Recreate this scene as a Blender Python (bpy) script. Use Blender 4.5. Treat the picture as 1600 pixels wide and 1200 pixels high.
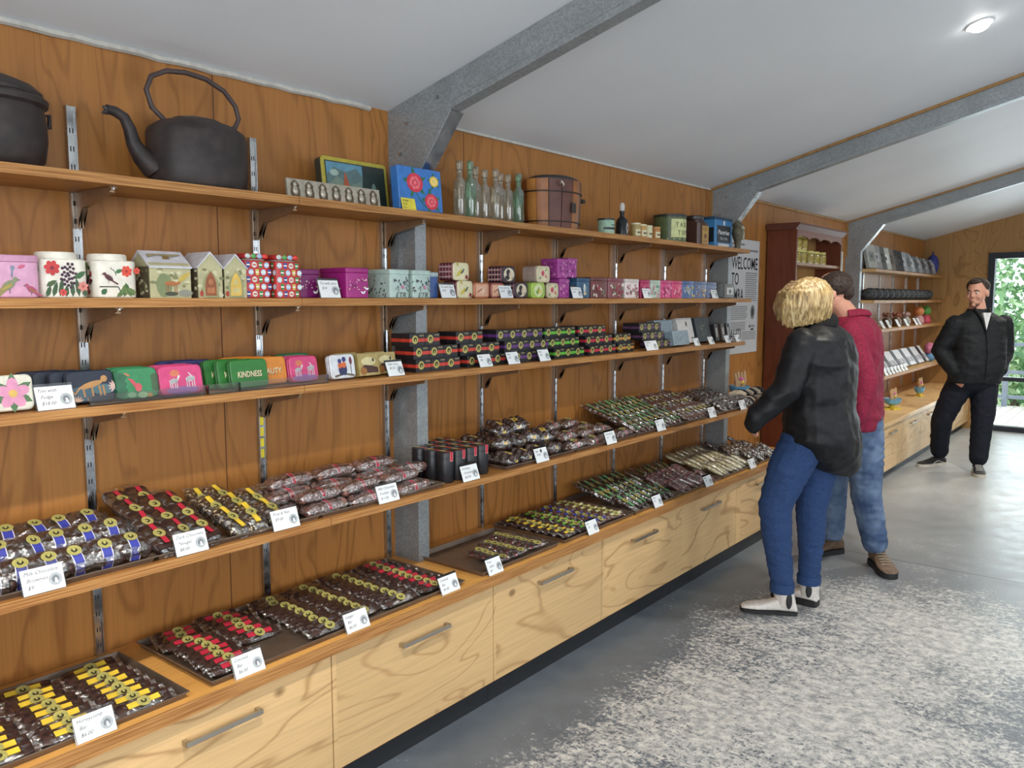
import bpy, bmesh, math, random
from mathutils import Vector, Matrix, noise
for _o in list(bpy.data.objects): bpy.data.objects.remove(_o)
SC = bpy.context.scene
COL = SC.collection
R = random.Random(11)
PI = math.pi

# ---------------------------------------------------------------- camera, view, world, lights
cd = bpy.data.cameras.new('camera'); cam = bpy.data.objects.new('camera', cd); COL.objects.link(cam)
cam.location = (2.435, 0, 1.6)
cam.rotation_euler = (math.radians(90-5.986), 0, math.radians(38.699))
cd.sensor_width = 36; cd.lens = 36*1270.1/1600; cd.clip_start = .05; cd.clip_end = 200
SC.camera = cam
SC.view_settings.view_transform = 'Standard'; SC.view_settings.look = 'None'
SC.view_settings.gamma = 1; SC.view_settings.exposure = -0.42
SC.view_settings.use_curve_mapping = False

w = bpy.data.worlds.new('overcast_sky'); SC.world = w; w.use_nodes = True
bg = w.node_tree.nodes['Background']; bg.inputs[0].default_value = (.80, .90, 1, 1); bg.inputs[1].default_value = 3.4

def area_light(name, loc, rot, sx, sy, power, col):
    l = bpy.data.lights.new(name, 'AREA'); l.shape = 'RECTANGLE'; l.size = sx; l.size_y = sy
    l.energy = power; l.color = col
    o = bpy.data.objects.new(name, l); COL.objects.link(o); o.location = loc; o.rotation_euler = rot
    return o
# daylight lamps for unseen, unmodelled windows right and behind, and the glazed end door
for i, y in enumerate((-.6, 2.2, 5.2, 8.6)):
    area_light('window_daylight', (6.36, y, 1.75), (0, math.radians(90), 0), 2.0, 1.9, (66, 58, 48, 44)[i], (.86, .93, 1))
area_light('back_window_daylight', (3.8, -2.35, 1.7), (math.radians(90), 0, 0), 2.2, 1.9, 170, (.90, .95, 1))
area_light('door_daylight', (1.75, 11.6, 1.15), (math.radians(-90), 0, 0), 1.7, 1.9, 70, (.80, .90, 1))
SUNL = bpy.data.lights.new('soft_sun', 'SUN'); SUNL.energy = 5; SUNL.angle = .35
_s = bpy.data.objects.new('soft_sun', SUNL); COL.objects.link(_s); _s.rotation_euler = (math.radians(-25), math.radians(15), 0)

# ---------------------------------------------------------------- materials
def lin(c):
    return tuple(((v/255)/12.92 if v/255 <= .04045 else ((v/255+.055)/1.055)**2.4) for v in c)
_mats = {}
class NT:
    def __init__(s, name):
        s.m = bpy.data.materials.new(name); s.m.use_nodes = True; s.t = s.m.node_tree; s.t.nodes.clear()
        s.out = s.n('ShaderNodeOutputMaterial')
    def n(s, typ, **kw):
        nd = s.t.nodes.new(typ)
        for k, v in kw.items():
            if k.startswith('i_'):
                key = k[2:]
                key = int(key) if key.isdigit() else key.replace('_', ' ')
                nd.inputs[key].default_value = v
            else: setattr(nd, k, v)
        return nd
    def l(s, a, b): s.t.links.new(a, b)
    def math(s, op, a, b=None, clamp=False):
        nd = s.n('ShaderNodeMath', operation=op); nd.use_clamp = clamp
        for i, v in enumerate((a, b)):
            if v is None: continue
            if isinstance(v, (int, float)): nd.inputs[i].default_value = v
            else: s.l(v, nd.inputs[i])
        return nd.outputs[0]
    def ramp(s, fac, stops):
        nd = s.n('ShaderNodeValToRGB'); el = nd.color_ramp.elements
        while len(el) < len(stops): el.new(.5)
        for e, (p, c) in zip(el, stops):
            e.position = p; e.color = (*c, 1) if len(c) == 3 else c
        s.l(fac, nd.inputs[0]); return nd.outputs[0]
    def mix(s, fac, a, b):
        nd = s.n('ShaderNodeMix', data_type='RGBA')
        for i, v in ((0, fac), (6, a), (7, b)):
            if isinstance(v, (int, float)): nd.inputs[i].default_value = v
            elif isinstance(v, tuple): nd.inputs[i].default_value = (*v, 1)
            else: s.l(v, nd.inputs[i])
        return nd.outputs[2]
    def bsdf(s, col=None, rough=.5, metal=0, spec=.5, bump=None, bs=.2, bd=.002, **kw):
        b = s.n('ShaderNodeBsdfPrincipled')
        if col is not None:
            if isinstance(col, tuple): b.inputs['Base Color'].default_value = (*col, 1)
            else: s.l(col, b.inputs['Base Color'])
        if isinstance(rough, (int, float)): b.inputs['Roughness'].default_value = rough
        else: s.l(rough, b.inputs['Roughness'])
        b.inputs['Metallic'].default_value = metal
        b.inputs['Specular IOR Level'].default_value = spec
        for k, v in kw.items(): b.inputs[k.replace('_', ' ')].default_value = v
        if bump is not None:
            bn = s.n('ShaderNodeBump'); bn.inputs['Strength'].default_value = bs; bn.inputs['Distance'].default_value = bd
            s.l(bump, bn.inputs['Height']); s.l(bn.outputs[0], b.inputs['Normal'])
        s.l(b.outputs[0], s.out.inputs[0]); return b

def C(r, g, b, rough=.42, metal=0, spec=.5, vary=.12, scale=40):
    """painted / printed / plastic surface with faint procedural mottling"""
    key = (r, g, b, rough, metal, spec, vary, scale)
    if key in _mats: return _mats[key]
    t = NT('paint_%d_%d_%d' % (r, g, b)); c = lin((r, g, b))
    tc = t.n('ShaderNodeTexCoord'); no = t.n('ShaderNodeTexNoise', i_Scale=scale, i_Detail=3.0); t.l(tc.outputs['Object'], no.inputs['Vector'])
    col = t.ramp(no.outputs[0], [(.3, tuple(v*(1-vary) for v in c)), (.7, tuple(min(1, v*(1+vary)) for v in c))])
    t.bsdf(col, rough, metal, spec)
    _mats[key] = t.m; return t.m

def wood(name, base, dark, axis='z', fig=1.0, rough=.5, knots=False, per=1.2, pale=None, fr=60.0, pw=2.4, am=.72):
    """rotary-cut plywood: cathedral figure stretched along the grain axis, with fine fibres"""
    t = NT(name); g = t.n('ShaderNodeNewGeometry')
    sx = t.n('ShaderNodeSeparateXYZ'); t.l(g.outputs['Position'], sx.inputs[0])
    x, y, z = sx.outputs
    pid = t.math('FLOOR', t.math('DIVIDE', y, per))
    if axis == 'z': along, across, oth = z, y, x
    elif axis == 'y': along, across, oth = y, z, x
    else: along, across, oth = x, y, z
    cb = t.n('ShaderNodeCombineXYZ')
    t.l(t.math('MULTIPLY', across, 3.2*fig), cb.inputs[0]); t.l(t.math('MULTIPLY', along, .75*fig), cb.inputs[1])
    t.l(t.math('ADD', t.math('MULTIPLY', pid, 3.71), t.math('MULTIPLY', oth, 2.0)), cb.inputs[2])
    n1 = t.n('ShaderNodeTexNoise', i_Scale=1.25, i_Detail=2.2, i_Roughness=.45, i_Distortion=.9); t.l(cb.outputs[0], n1.inputs['Vector'])
    ring = t.math('SINE', t.math('MULTIPLY', n1.outputs[0], fr))
    ring = t.math('POWER', t.math('MAXIMUM', ring, 0.0), pw)
    fb = t.n('ShaderNodeCombineXYZ')
    t.l(t.math('MULTIPLY', across, 90.0), fb.inputs[0]); t.l(t.math('MULTIPLY', along, 3.0), fb.inputs[1]); t.l(t.math('MULTIPLY', oth, 90.0), fb.inputs[2])
    n2 = t.n('ShaderNodeTexNoise', i_Scale=1.0, i_Detail=3.0); t.l(fb.outputs[0], n2.inputs['Vector'])
    n3 = t.n('ShaderNodeTexNoise', i_Scale=.5, i_Detail=1.0); t.l(cb.outputs[0], n3.inputs['Vector'])
    b = lin(base); d = lin(dark); p = lin(pale) if pale else tuple(min(1, v*1.22) for v in b)
    broad = t.ramp(n3.outputs[0], [(.35, b), (.65, p)])
    amt = t.math('MULTIPLY', ring, t.math('ADD', t.math('MULTIPLY', n3.outputs[0], .9), .1), True)
    col = t.mix(t.math('MULTIPLY', amt, am, True), broad, d)
    fine = t.ramp(n2.outputs[0], [(.35, (.80, .80, .80)), (.6, (1, 1, 1))])
    mm = t.n('ShaderNodeMix', data_type='RGBA', blend_type='MULTIPLY'); mm.inputs[0].default_value = .6
    t.l(col, mm.inputs[6]); t.l(fine, mm.inputs[7]); col = mm.outputs[2]
    if knots:
        kb = t.n('ShaderNodeCombineXYZ')
        t.l(t.math('ADD', t.math('MULTIPLY', across, 4.2), t.math('MULTIPLY', pid, 5.3)), kb.inputs[0]); t.l(t.math('MULTIPLY', along, 3.0), kb.inputs[1]); t.l(pid, kb.inputs[2])
        v = t.n('ShaderNodeTexVoronoi', i_Scale=1.0); t.l(kb.outputs[0], v.inputs['Vector'])
        k = t.ramp(v.outputs['Distance'], [(.035, (1, 1, 1)), (.085, (0, 0, 0))])
        col = t.mix(t.math('MULTIPLY', k, .75), col, lin((104, 72, 40)))
    t.bsdf(col, rough, 0, .35, bump=n2.outputs[0], bs=.08, bd=.001)
    return t.m

M = {}
M['ply_wall'] = wood('stained_plywood', (164, 110, 55), (112, 66, 28), 'z', rough=.42)
M['ply_end'] = wood('pine_plywood_wall', (160, 122, 74), (118, 82, 44), 'z', knots=True, per=.6, pw=7.0)
M['ply_shelf'] = wood('shelf_plywood', (166, 114, 60), (124, 78, 38), 'y', rough=.42)
M['ply_counter'] = wood('counter_plywood', (222, 164, 88), (190, 128, 62), 'y', rough=.28, am=.5)
M['ply_front'] = wood('drawer_front_plywood', (204, 170, 122), (160, 118, 72), 'y', fig=.8, knots=True, per=.79, rough=.45, fr=44.0, pw=11.0, am=.95)
M['ply_bench'] = wood('bench_plywood', (212, 176, 124), (176, 132, 80), 'y', fig=.8, rough=.4, fr=44.0, pw=9.0)
M['ply_red'] = wood('red_brown_timber', (112, 58, 36), (84, 40, 24), 'z', rough=.45)

def edge_ply():
    t = NT('plywood_edge_veneers'); g = t.n('ShaderNodeNewGeometry'); sx = t.n('ShaderNodeSeparateXYZ'); t.l(g.outputs['Position'], sx.inputs[0])
    cb = t.n('ShaderNodeCombineXYZ'); t.l(t.math('MULTIPLY', sx.outputs[1], 5.0), cb.inputs[0]); t.l(t.math('MULTIPLY', sx.outputs[2], 260.0), cb.inputs[1])
    n = t.n('ShaderNodeTexNoise', i_Scale=1.0, i_Detail=2.0); t.l(cb.outputs[0], n.inputs['Vector'])
    t.bsdf(t.ramp(n.outputs[0], [(.35, lin((140, 90, 46))), (.62, lin((182, 134, 80)))]), .55, 0, .3); return t.m
M['edge'] = edge_ply()

def galv():
    t = NT('galvanised_steel'); g = t.n('ShaderNodeNewGeometry')
    v = t.n('ShaderNodeTexVoronoi', i_Scale=150.0); t.l(g.outputs['Position'], v.inputs['Vector'])
    n = t.n('ShaderNodeTexNoise', i_Scale=9.0, i_Detail=4.0); t.l(g.outputs['Position'], n.inputs['Vector'])
    c1 = t.ramp(v.outputs['Color'], [(.2, lin((142, 148, 151))), (.8, lin((164, 170, 173)))])
    c2 = t.mix(t.ramp(n.outputs[0], [(.4, (0, 0, 0)), (.7, (.5, .5, .5))]), c1, lin((134, 139, 140)))
    t.bsdf(c2, .42, .35, .5, bump=n.outputs[0], bs=.1); return t.m
M['galv'] = galv()

def chrome(name, c, rough):
    t = NT(name); tc = t.n('ShaderNodeTexCoord'); n = t.n('ShaderNodeTexNoise', i_Scale=18.0, i_Detail=3.0); t.l(tc.outputs['Object'], n.inputs['Vector'])
    t.bsdf(lin(c), t.ramp(n.outputs[0], [(.3, (rough*.7,)*3), (.7, (rough*1.4,)*3)]), 1.0, .5); return t.m
M['zinc'] = chrome('zinc_plated_steel', (190, 192, 194), .22)
M['steel'] = chrome('brushed_steel', (186, 180, 170), .34)
M['dark_steel'] = C(124, 108, 94, .36, .55, vary=.2, scale=12)
M['slot'] = C(38, 36, 36, .7)
M['bracket'] = C(150, 124, 98, .3, .6)  # steel browned: the reflected wood is put into its base colour

def ceil_mat():
    t = NT('painted_ceiling_board'); g = t.n('ShaderNodeNewGeometry'); n = t.n('ShaderNodeTexNoise', i_Scale=1.2, i_Detail=3.0); t.l(g.outputs['Position'], n.inputs['Vector'])
    t.bsdf(t.ramp(n.outputs[0], [(.3, lin((220, 224, 228))), (.7, lin((228, 232, 236)))]), .55, 0, .3); return t.m
M['ceiling'] = ceil_mat()
M['white_wall'] = C(214, 212, 206, .7)
M['trim'] = C(190, 186, 178, .6)
M['kick'] = C(34, 36, 40, .45)

def floor_mat():
    t = NT('worn_painted_concrete'); g = t.n('ShaderNodeNewGeometry'); sx = t.n('ShaderNodeSeparateXYZ'); t.l(g.outputs['Position'], sx.inputs[0])
    x, y, z = sx.outputs
    P = g.outputs['Position']
    nb = t.n('ShaderNodeTexNoise', i_Scale=.75, i_Detail=3.0, i_Roughness=.55); t.l(P, nb.inputs['Vector'])
    nm = t.n('ShaderNodeTexNoise', i_Scale=7.0, i_Detail=6.0, i_Roughness=.75); t.l(P, nm.inputs['Vector'])
    nf = t.n('ShaderNodeTexNoise', i_Scale=42.0, i_Detail=7.0, i_Roughness=.8); t.l(P, nf.inputs['Vector'])
    ns = t.n('ShaderNodeTexNoise', i_Scale=22.0, i_Detail=5.0, i_Roughness=.7); t.l(P, ns.inputs['Vector'])
    # worn zone where people walk: one patch in front of the shelving
    za = t.math('MULTIPLY', t.math('SUBTRACT', x, .60), 3.2, True)
    zb = t.math('MULTIPLY', t.math('SUBTRACT', x, 1.45), .62, True)
    zc = t.math('MULTIPLY', t.math('SUBTRACT', y, 4.3), .9, True)
    zone = t.math('SUBTRACT', t.math('SUBTRACT', t.math('MULTIPLY', za, .56), t.math('MULTIPLY', zb, .55)), t.math('MULTIPLY', zc, .45))
    m = t.math('ADD', t.math('SUBTRACT', zone, .24), t.math('MULTIPLY', t.math('SUBTRACT', nb.outputs[0], .5), 1.3))
    m = t.math('ADD', m, t.math('MULTIPLY', t.math('SUBTRACT', nm.outputs[0], .5), .9))
    m = t.math('ADD', m, t.math('MULTIPLY', t.math('SUBTRACT', nf.outputs[0], .5), 2.2))
    mask = t.ramp(m, [(.06, (0, 0, 0)), (.30, (1, 1, 1))])
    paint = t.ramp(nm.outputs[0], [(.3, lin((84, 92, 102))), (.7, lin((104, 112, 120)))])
    far = t.ramp(t.math('MULTIPLY', t.math('SUBTRACT', y, 3.6), .28, True), [(0.0, (0, 0, 0)), (1, (1, 1, 1))])  # far floor: lighter grey, with the door's light brightened into its colour
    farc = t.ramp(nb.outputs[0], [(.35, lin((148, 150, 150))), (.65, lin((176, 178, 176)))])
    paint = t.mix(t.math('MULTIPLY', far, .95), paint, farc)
    bare = t.ramp(ns.outputs[0], [(.36, lin((148, 150, 150))), (.6, lin((212, 210, 204)))])
    col = t.mix(t.math('MULTIPLY', mask, .9), paint, bare)
    # shallow saw-cut joints across the slab
    for yj in (1.0, 5.28, 9.6):
        a = t.math('ABSOLUTE', t.math('SUBTRACT', y, yj))
        jm = t.ramp(a, [(.004, (1, 1, 1)), (.012, (0, 0, 0))])
        col = t.mix(t.math('MULTIPLY', jm, .55), col, lin((70, 70, 68)))
    rough = t.ramp(nm.outputs[0], [(.3, (.28,)*3), (.7, (.5,)*3)])
    t.bsdf(col, rough, 0, .5, bump=nf.outputs[0], bs=.15, bd=.001); return t.m
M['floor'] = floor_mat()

def glass_mat(name='clear_glass', tint=(1, 1, 1), amt=.10):
    t = NT(name); tr = t.n('ShaderNodeBsdfTransparent'); tr.inputs[0].default_value = (*tint, 1)
    gl = t.n('ShaderNodeBsdfGlossy'); gl.inputs['Roughness'].default_value = .06
    fr = t.n('ShaderNodeFresnel'); fr.inputs[0].default_value = 1.5
    tc = t.n('ShaderNodeTexCoord'); n = t.n('ShaderNodeTexNoise', i_Scale=30.0); t.l(tc.outputs['Object'], n.inputs['Vector'])
    bn = t.n('ShaderNodeBump'); bn.inputs['Strength'].default_value = .05; t.l(n.outputs[0], bn.inputs['Height']); t.l(bn.outputs[0], gl.inputs['Normal'])
    fac = t.math('ADD', t.math('MULTIPLY', fr.outputs[0], 1.0), amt, True)
    mx = t.n('ShaderNodeMixShader'); t.l(fac, mx.inputs[0]); t.l(tr.outputs[0], mx.inputs[1]); t.l(gl.outputs[0], mx.inputs[2]); t.l(mx.outputs[0], t.out.inputs[0])
    return t.m
M['pane'] = glass_mat('window_glass', (.98, 1, .99), .0)
M['acrylic'] = glass_mat('clear_acrylic', (.95, .96, .97), .10)

def bottle_mat(name, tint):
    t = NT(name); tr = t.n('ShaderNodeBsdfTransparent'); tr.inputs[0].default_value = (*tint, 1)
    gl = t.n('ShaderNodeBsdfGlossy'); gl.inputs['Roughness'].default_value = .08
    df = t.n('ShaderNodeBsdfDiffuse'); df.inputs[0].default_value = (tint[0]*.55, tint[1]*.58, tint[2]*.55, 1)
    fr = t.n('ShaderNodeLayerWeight'); fr.inputs[0].default_value = .35
    tc = t.n('ShaderNodeTexCoord'); n = t.n('ShaderNodeTexNoise', i_Scale=45.0); t.l(tc.outputs['Object'], n.inputs['Vector'])
    bn = t.n('ShaderNodeBump'); bn.inputs['Strength'].default_value = .25; bn.inputs['Distance'].default_value = .003; t.l(n.outputs[0], bn.inputs['Height']); t.l(bn.outputs[0], gl.inputs['Normal'])
    m0 = t.n('ShaderNodeMixShader'); m0.inputs[0].default_value = .22; t.l(tr.outputs[0], m0.inputs[1]); t.l(df.outputs[0], m0.inputs[2])
    fac = t.math('ADD', t.math('MULTIPLY', fr.outputs['Facing'], .55), .12, True)
    mx = t.n('ShaderNodeMixShader'); t.l(fac, mx.inputs[0]); t.l(m0.outputs[0], mx.inputs[1]); t.l(gl.outputs[0], mx.inputs[2]); t.l(mx.outputs[0], t.out.inputs[0])
    return t.m
M['bottle'] = bottle_mat('old_clear_glass', (.82, .78, .68)); M['bottle_green'] = bottle_mat('pale_green_glass', (.55, .78, .62))

def film_mat():
    """thin crinkled cellophane: mostly see-through, sharp glints"""
    t = NT('cellophane_film'); tr = t.n('ShaderNodeBsdfTransparent')
    gl = t.n('ShaderNodeBsdfGlossy'); gl.inputs['Roughness'].default_value = .27
    lw = t.n('ShaderNodeLayerWeight'); lw.inputs[0].default_value = .3
    tc = t.n('ShaderNodeTexCoord'); n = t.n('ShaderNodeTexNoise', i_Scale=45.0, i_Detail=2.0, i_Roughness=.5); t.l(tc.outputs['Object'], n.inputs['Vector'])
    bn = t.n('ShaderNodeBump'); bn.inputs['Strength'].default_value = 1.0; bn.inputs['Distance'].default_value = .010; t.l(n.outputs[0], bn.inputs['Height']); t.l(bn.outputs[0], gl.inputs['Normal'])
    fac = t.math('ADD', t.math('MULTIPLY', lw.outputs['Facing'], .45), .30, True)
    mx = t.n('ShaderNodeMixShader'); t.l(fac, mx.inputs[0]); t.l(tr.outputs[0], mx.inputs[1]); t.l(gl.outputs[0], mx.inputs[2]); t.l(mx.outputs[0], t.out.inputs[0])
    return t.m
M['film'] = film_mat()

def lumpy(name, c1, c2, scale=60, rough=.4, thr=(.42, .58), spec=.5, bs=.3):
    t = NT(name); tc = t.n('ShaderNodeTexCoord'); n = t.n('ShaderNodeTexNoise', i_Scale=scale, i_Detail=3.0); t.l(tc.outputs['Object'], n.inputs['Vector'])
    t.bsdf(t.ramp(n.outputs[0], [(thr[0], lin(c1)), (thr[1], lin(c2))]), rough, 0, spec, bump=n.outputs[0], bs=bs, bd=.003); return t.m
M['choc_dark'] = lumpy('dark_chocolate', (44, 28, 26), (66, 44, 38))
M['choc_milk'] = lumpy('milk_chocolate', (84, 54, 42), (116, 78, 62))
M['choc_pink'] = lumpy('pink_and_milk_chocolate', (96, 64, 62), (158, 116, 118))
M['choc_white'] = lumpy('white_chocolate', (206, 192, 134), (228, 218, 172))
M['choc_nut'] = lumpy('chocolate_with_nuts', (52, 34, 28), (208, 192, 150), 85, .45, (.55, .63))
M['freckle'] = lumpy('sprinkled_milk_chocolate', (86, 54, 44), (150, 106, 94), 160, .5)
M['candy'] = lumpy('foil_sweets', (58, 44, 50), (200, 196, 206), 120, .25, (.5, .6))
M['gold'] = C(186, 178, 104, .38, .25, vary=.2, scale=200)
M['gold_dark'] = C(48, 46, 26, .5)
M['paper'] = C(228, 232, 234, .6, vary=.03)
M['ink'] = C(46, 50, 60, .7)
M['ink_grey'] = C(170, 176, 180, .7, vary=.2, scale=300)
M['ink_mid'] = C(120, 126, 132, .7)
M['black_iron'] = lumpy('cast_iron', (40, 34, 34), (64, 55, 53), 22, .5, (.3, .7), .4, .25)
M['black_card'] = C(30, 30, 34, .38)
M['iron_handle'] = C(70, 56, 54, .5)
M['skin'] = lumpy('skin', (196, 142, 120), (214, 160, 136), 9, .5, (.3, .7), .4, .05)

# ---------------------------------------------------------------- mesh building
class MB:
    def __init__(s): s.v = []; s.f = []; s.fm = []; s.ms = []; s.X = Matrix()
    def mi(s, m):
        if m not in s.ms: s.ms.append(m)
        return s.ms.index(m)
    def add(s, vs, fs, m):
        o = len(s.v); s.v += [tuple(s.X @ Vector(p)) for p in vs]
        s.f += [[i+o for i in f] for f in fs]; s.fm += [s.mi(m)]*len(fs); return s
    def box(s, x0, x1, y0, y1, z0, z1, m):
        vs = [(x, y, z) for x in (x0, x1) for y in (y0, y1) for z in (z0, z1)]
        return s.add(vs, [(0, 1, 3, 2), (4, 6, 7, 5), (0, 4, 5, 1), (2, 3, 7, 6), (0, 2, 6, 4), (1, 5, 7, 3)], m)
    def loft(s, rings, m, cap=True, closed=True):
        n = len(rings[0]); vs = [p for r in rings for p in r]; fs = []
        for i in range(len(rings)-1):
            for j in range(n if closed else n-1):
                k = (j+1) % n; fs.append((i*n+j, i*n+k, (i+1)*n+k, (i+1)*n+j))
        if cap: fs.append(tuple(range(n))[::-1]); fs.append(tuple(range((len(rings)-1)*n, len(rings)*n)))
        return s.add(vs, fs, m)
    def lathe(s, prof, m, n=24, c=(0, 0, 0), sx=1, sy=1, cap=True):
        return s.loft([[(c[0]+r*sx*math.cos(2*PI*j/n), c[1]+r*sy*math.sin(2*PI*j/n), c[2]+z) for j in range(n)] for r, z in prof], m, cap)
    def rbox(s, w, d, z0, z1, m, r=.008, e=.003, c=(0, 0), n=4):
        """box with rounded upright edges, w along y and d along x"""
        rings = []
        for z, i in ((z0, e), (z0+e, 0), (z1-e, 0), (z1, e)):
            rings.append([(c[0]+x, c[1]+y, z) for x, y in rrect(d-2*i, w-2*i, max(.0005, r-i*.5), n)])
        return s.loft(rings, m)
    def prism(s, poly, lo, hi, ax, m):
        f = {'x': lambda a, b, h: (h, a, b), 'y': lambda a, b, h: (a, h, b), 'z': lambda a, b, h: (a, b, h)}[ax]
        return s.loft([[f(a, b, lo) for a, b in poly], [f(a, b, hi) for a, b in poly]], m)
    def tube(s, pts, r, m, n=8, cap=True, flat=1.0, up=None):
        pts = [Vector(p) for p in pts]; rs = r if isinstance(r, (list, tuple)) else [r]*len(pts); rings = []
        prev = None
        for i, p in enumerate(pts):
            d = (pts[min(i+1, len(pts)-1)]-pts[max(i-1, 0)]).normalized()
            if prev is None:
                a = Vector(up) if up else (Vector((0, 0, 1)) if abs(d.z) < .9 else Vector((0, 1, 0)))
            else: a = prev
            u = (a-d*a.dot(d)).normalized(); v = d.cross(u); prev = u
            rr = rs[i] if isinstance(rs[i], (tuple, list)) else (rs[i], rs[i]*flat)
            rings.append([tuple(p+u*rr[0]*math.cos(2*PI*j/n)+v*rr[1]*math.sin(2*PI*j/n)) for j in range(n)])
        return s.loft(rings, m, cap)
    def ell(s, c, r, m, n=12, k=8, rot=None):
        if isinstance(r, (int, float)): r = (r, r, r)
        rt = rot or Matrix.Identity(3); rings = []
        for i in range(1, k):
            t = PI*i/k; rings.append([tuple(Vector(c)+rt @ Vector((r[0]*math.sin(t)*math.cos(2*PI*j/n), r[1]*math.sin(t)*math.sin(2*PI*j/n), -r[2]*math.cos(t)))) for j in range(n)])
        vs = [p for q in rings for p in q]; b = tuple(Vector(c)+rt @ Vector((0, 0, -r[2]))); tp = tuple(Vector(c)+rt @ Vector((0, 0, r[2])))
        vs += [b, tp]; fs = []
        for i in range(k-2):
            for j in range(n): q = (j+1) % n; fs.append((i*n+j, i*n+q, (i+1)*n+q, (i+1)*n+j))
        B, T = len(vs)-2, len(vs)-1
        for j in range(n): q = (j+1) % n; fs.append((B, q, j)); fs.append((T, (k-2)*n+j, (k-2)*n+q))
        return s.add(vs, fs, m)
    def build(s, name, parent=None, loc=None, smooth=True, ang=.7):
        me = bpy.data.meshes.new(name); me.from_pydata(s.v, [], s.f)
        for m in s.ms: me.materials.append(m)
        me.polygons.foreach_set('material_index', s.fm)
        bm = bmesh.new(); bm.from_mesh(me)
        bmesh.ops.recalc_face_normals(bm, faces=[f for f in bm.faces if len(f.verts) > 2])
        bm.to_mesh(me); bm.free()
        if smooth:
            me.polygons.foreach_set('use_smooth', [True]*len(me.polygons)); me.set_sharp_from_angle(angle=ang)
        me.update()
        o = bpy.data.objects.new(name, me); COL.objects.link(o)
        if parent: o.parent = parent
        if loc: o.location = loc
        return o

def rrect(a, b, r, n=4):
    out = []
    for sx, sy, t0 in ((1, 1, 0), (-1, 1, 90), (-1, -1, 180), (1, -1, 270)):
        for k in range(n+1):
            t = math.radians(t0+90*k/n); out.append((sx*(a/2-r)+r*math.cos(t), sy*(b/2-r)+r*math.sin(t)))
    return out

class Face:
    """2-D drawing on a plane: u to the right, v up, lift along the outward normal"""
    def __init__(s, mb, O, U, V): s.mb = mb; s.O = Vector(O); s.U = Vector(U).normalized(); s.V = Vector(V).normalized(); s.N = s.U.cross(s.V); s.l = .0003
    def p(s, u, v, l=None): return tuple(s.O+s.U*u+s.V*v+s.N*(s.l if l is None else l))
    def poly(s, pts, m):
        s.k = getattr(s, 'k', 0)+1; s.mb.add([s.p(u, v, s.l+.000004*(s.k % 60)) for u, v in pts], [tuple(range(len(pts)))], m); return s
    def up(s, k=1): s.l += .0003*k; return s
    def disc(s, u, v, a, b, m, n=12, rot=0):
        c, q = math.cos(rot), math.sin(rot); pts = []
        for i in range(n):
            x, y = a*math.cos(2*PI*i/n), b*math.sin(2*PI*i/n); pts.append((u+x*c-y*q, v+x*q+y*c))
        return s.poly(pts, m)
    def rect(s, u0, u1, v0, v1, m): return s.poly([(u0, v0), (u1, v0), (u1, v1), (u0, v1)], m)
    def leaf(s, u, v, ang, L, W, m):
        c, q = math.cos(ang), math.sin(ang)
        return s.poly([(u+x*c-y*q, v+x*q+y*c) for x, y in ((0, 0), (L*.3, W*.45), (L*.7, W*.38), (L, 0), (L*.7, -W*.38), (L*.3, -W*.45))], m)
    def line(s, pts, w, m):
        for (a, b), (c, d) in zip(pts, pts[1:]):
            L = math.hypot(c-a, d-b) or 1; nx, ny = -(d-b)/L*w/2, (c-a)/L*w/2
            s.poly([(a+nx, b+ny), (a-nx, b-ny), (c-nx, d-ny), (c+nx, d+ny)], m)
        return s
    def flower(s, u, v, r, mp, mc, n=6, rot=.3):
        for k in range(n):
            t = rot+2*PI*k/n; s.disc(u+.55*r*math.cos(t), v+.55*r*math.sin(t), r*.45, r*.34, mp, 8, t)
        s.up(); s.disc(u, v, r*.26, r*.26, mc, 8); s.l -= .0003; return s
    def bird(s, u, v, k, mb_, mw, mbeak, flip=1):
        F = lambda x, y: (u+flip*x*k, v+y*k)
        s.disc(*F(0, 0), k*.5, k*.27, mb_, 12, .6*flip); s.disc(*F(.42, .38), k*.19, k*.17, mb_, 10)
        s.poly([F(-.3, -.18), F(-1.0, -.62), F(-.85, -.72), F(-.15, -.3)], mb_)
        s.poly([F(.58, .42), F(.78, .34), F(.57, .31)], mbeak)
        s.up(); s.poly([F(.15, .16), F(-.55, -.35), F(-.2, -.28), F(.22, -.05)], mw)
        s.line([F(.05, -.25), F(.06, -.55)], k*.05, mbeak); s.l -= .0003; return s
    def text(s, t, u, v, size, m, shear=0, width=None, thick=0):
        vs, fs = text_geo(t, shear, thick)
        if not vs: return s
        xs = [q[0] for q in vs]; W = max(xs)-min(xs) or 1
        kx = size if width is None else width/W
        s.mb.add([s.p(u+(x-min(xs))*kx, v+y*size) for x, y in vs], fs, m); return s

_tg = {}
def text_geo(t, shear=0, thick=0):
    key = (t, shear, thick)
    if key not in _tg:
        cu = bpy.data.curves.new('lettering', 'FONT'); cu.body = t; cu.size = 1; cu.shear = shear; cu.resolution_u = 2; cu.offset = thick
        o = bpy.data.objects.new('lettering', cu); COL.objects.link(o); dg = bpy.context.evaluated_depsgraph_get(); dg.update()
        me = bpy.data.meshes.new_from_object(o.evaluated_get(dg))
        _tg[key] = ([(q.co.x, q.co.y) for q in me.vertices], [tuple(p.vertices) for p in me.polygons])
        bpy.data.objects.remove(o); bpy.data.curves.remove(cu); bpy.data.meshes.remove(me)
    return _tg[key]

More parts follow.
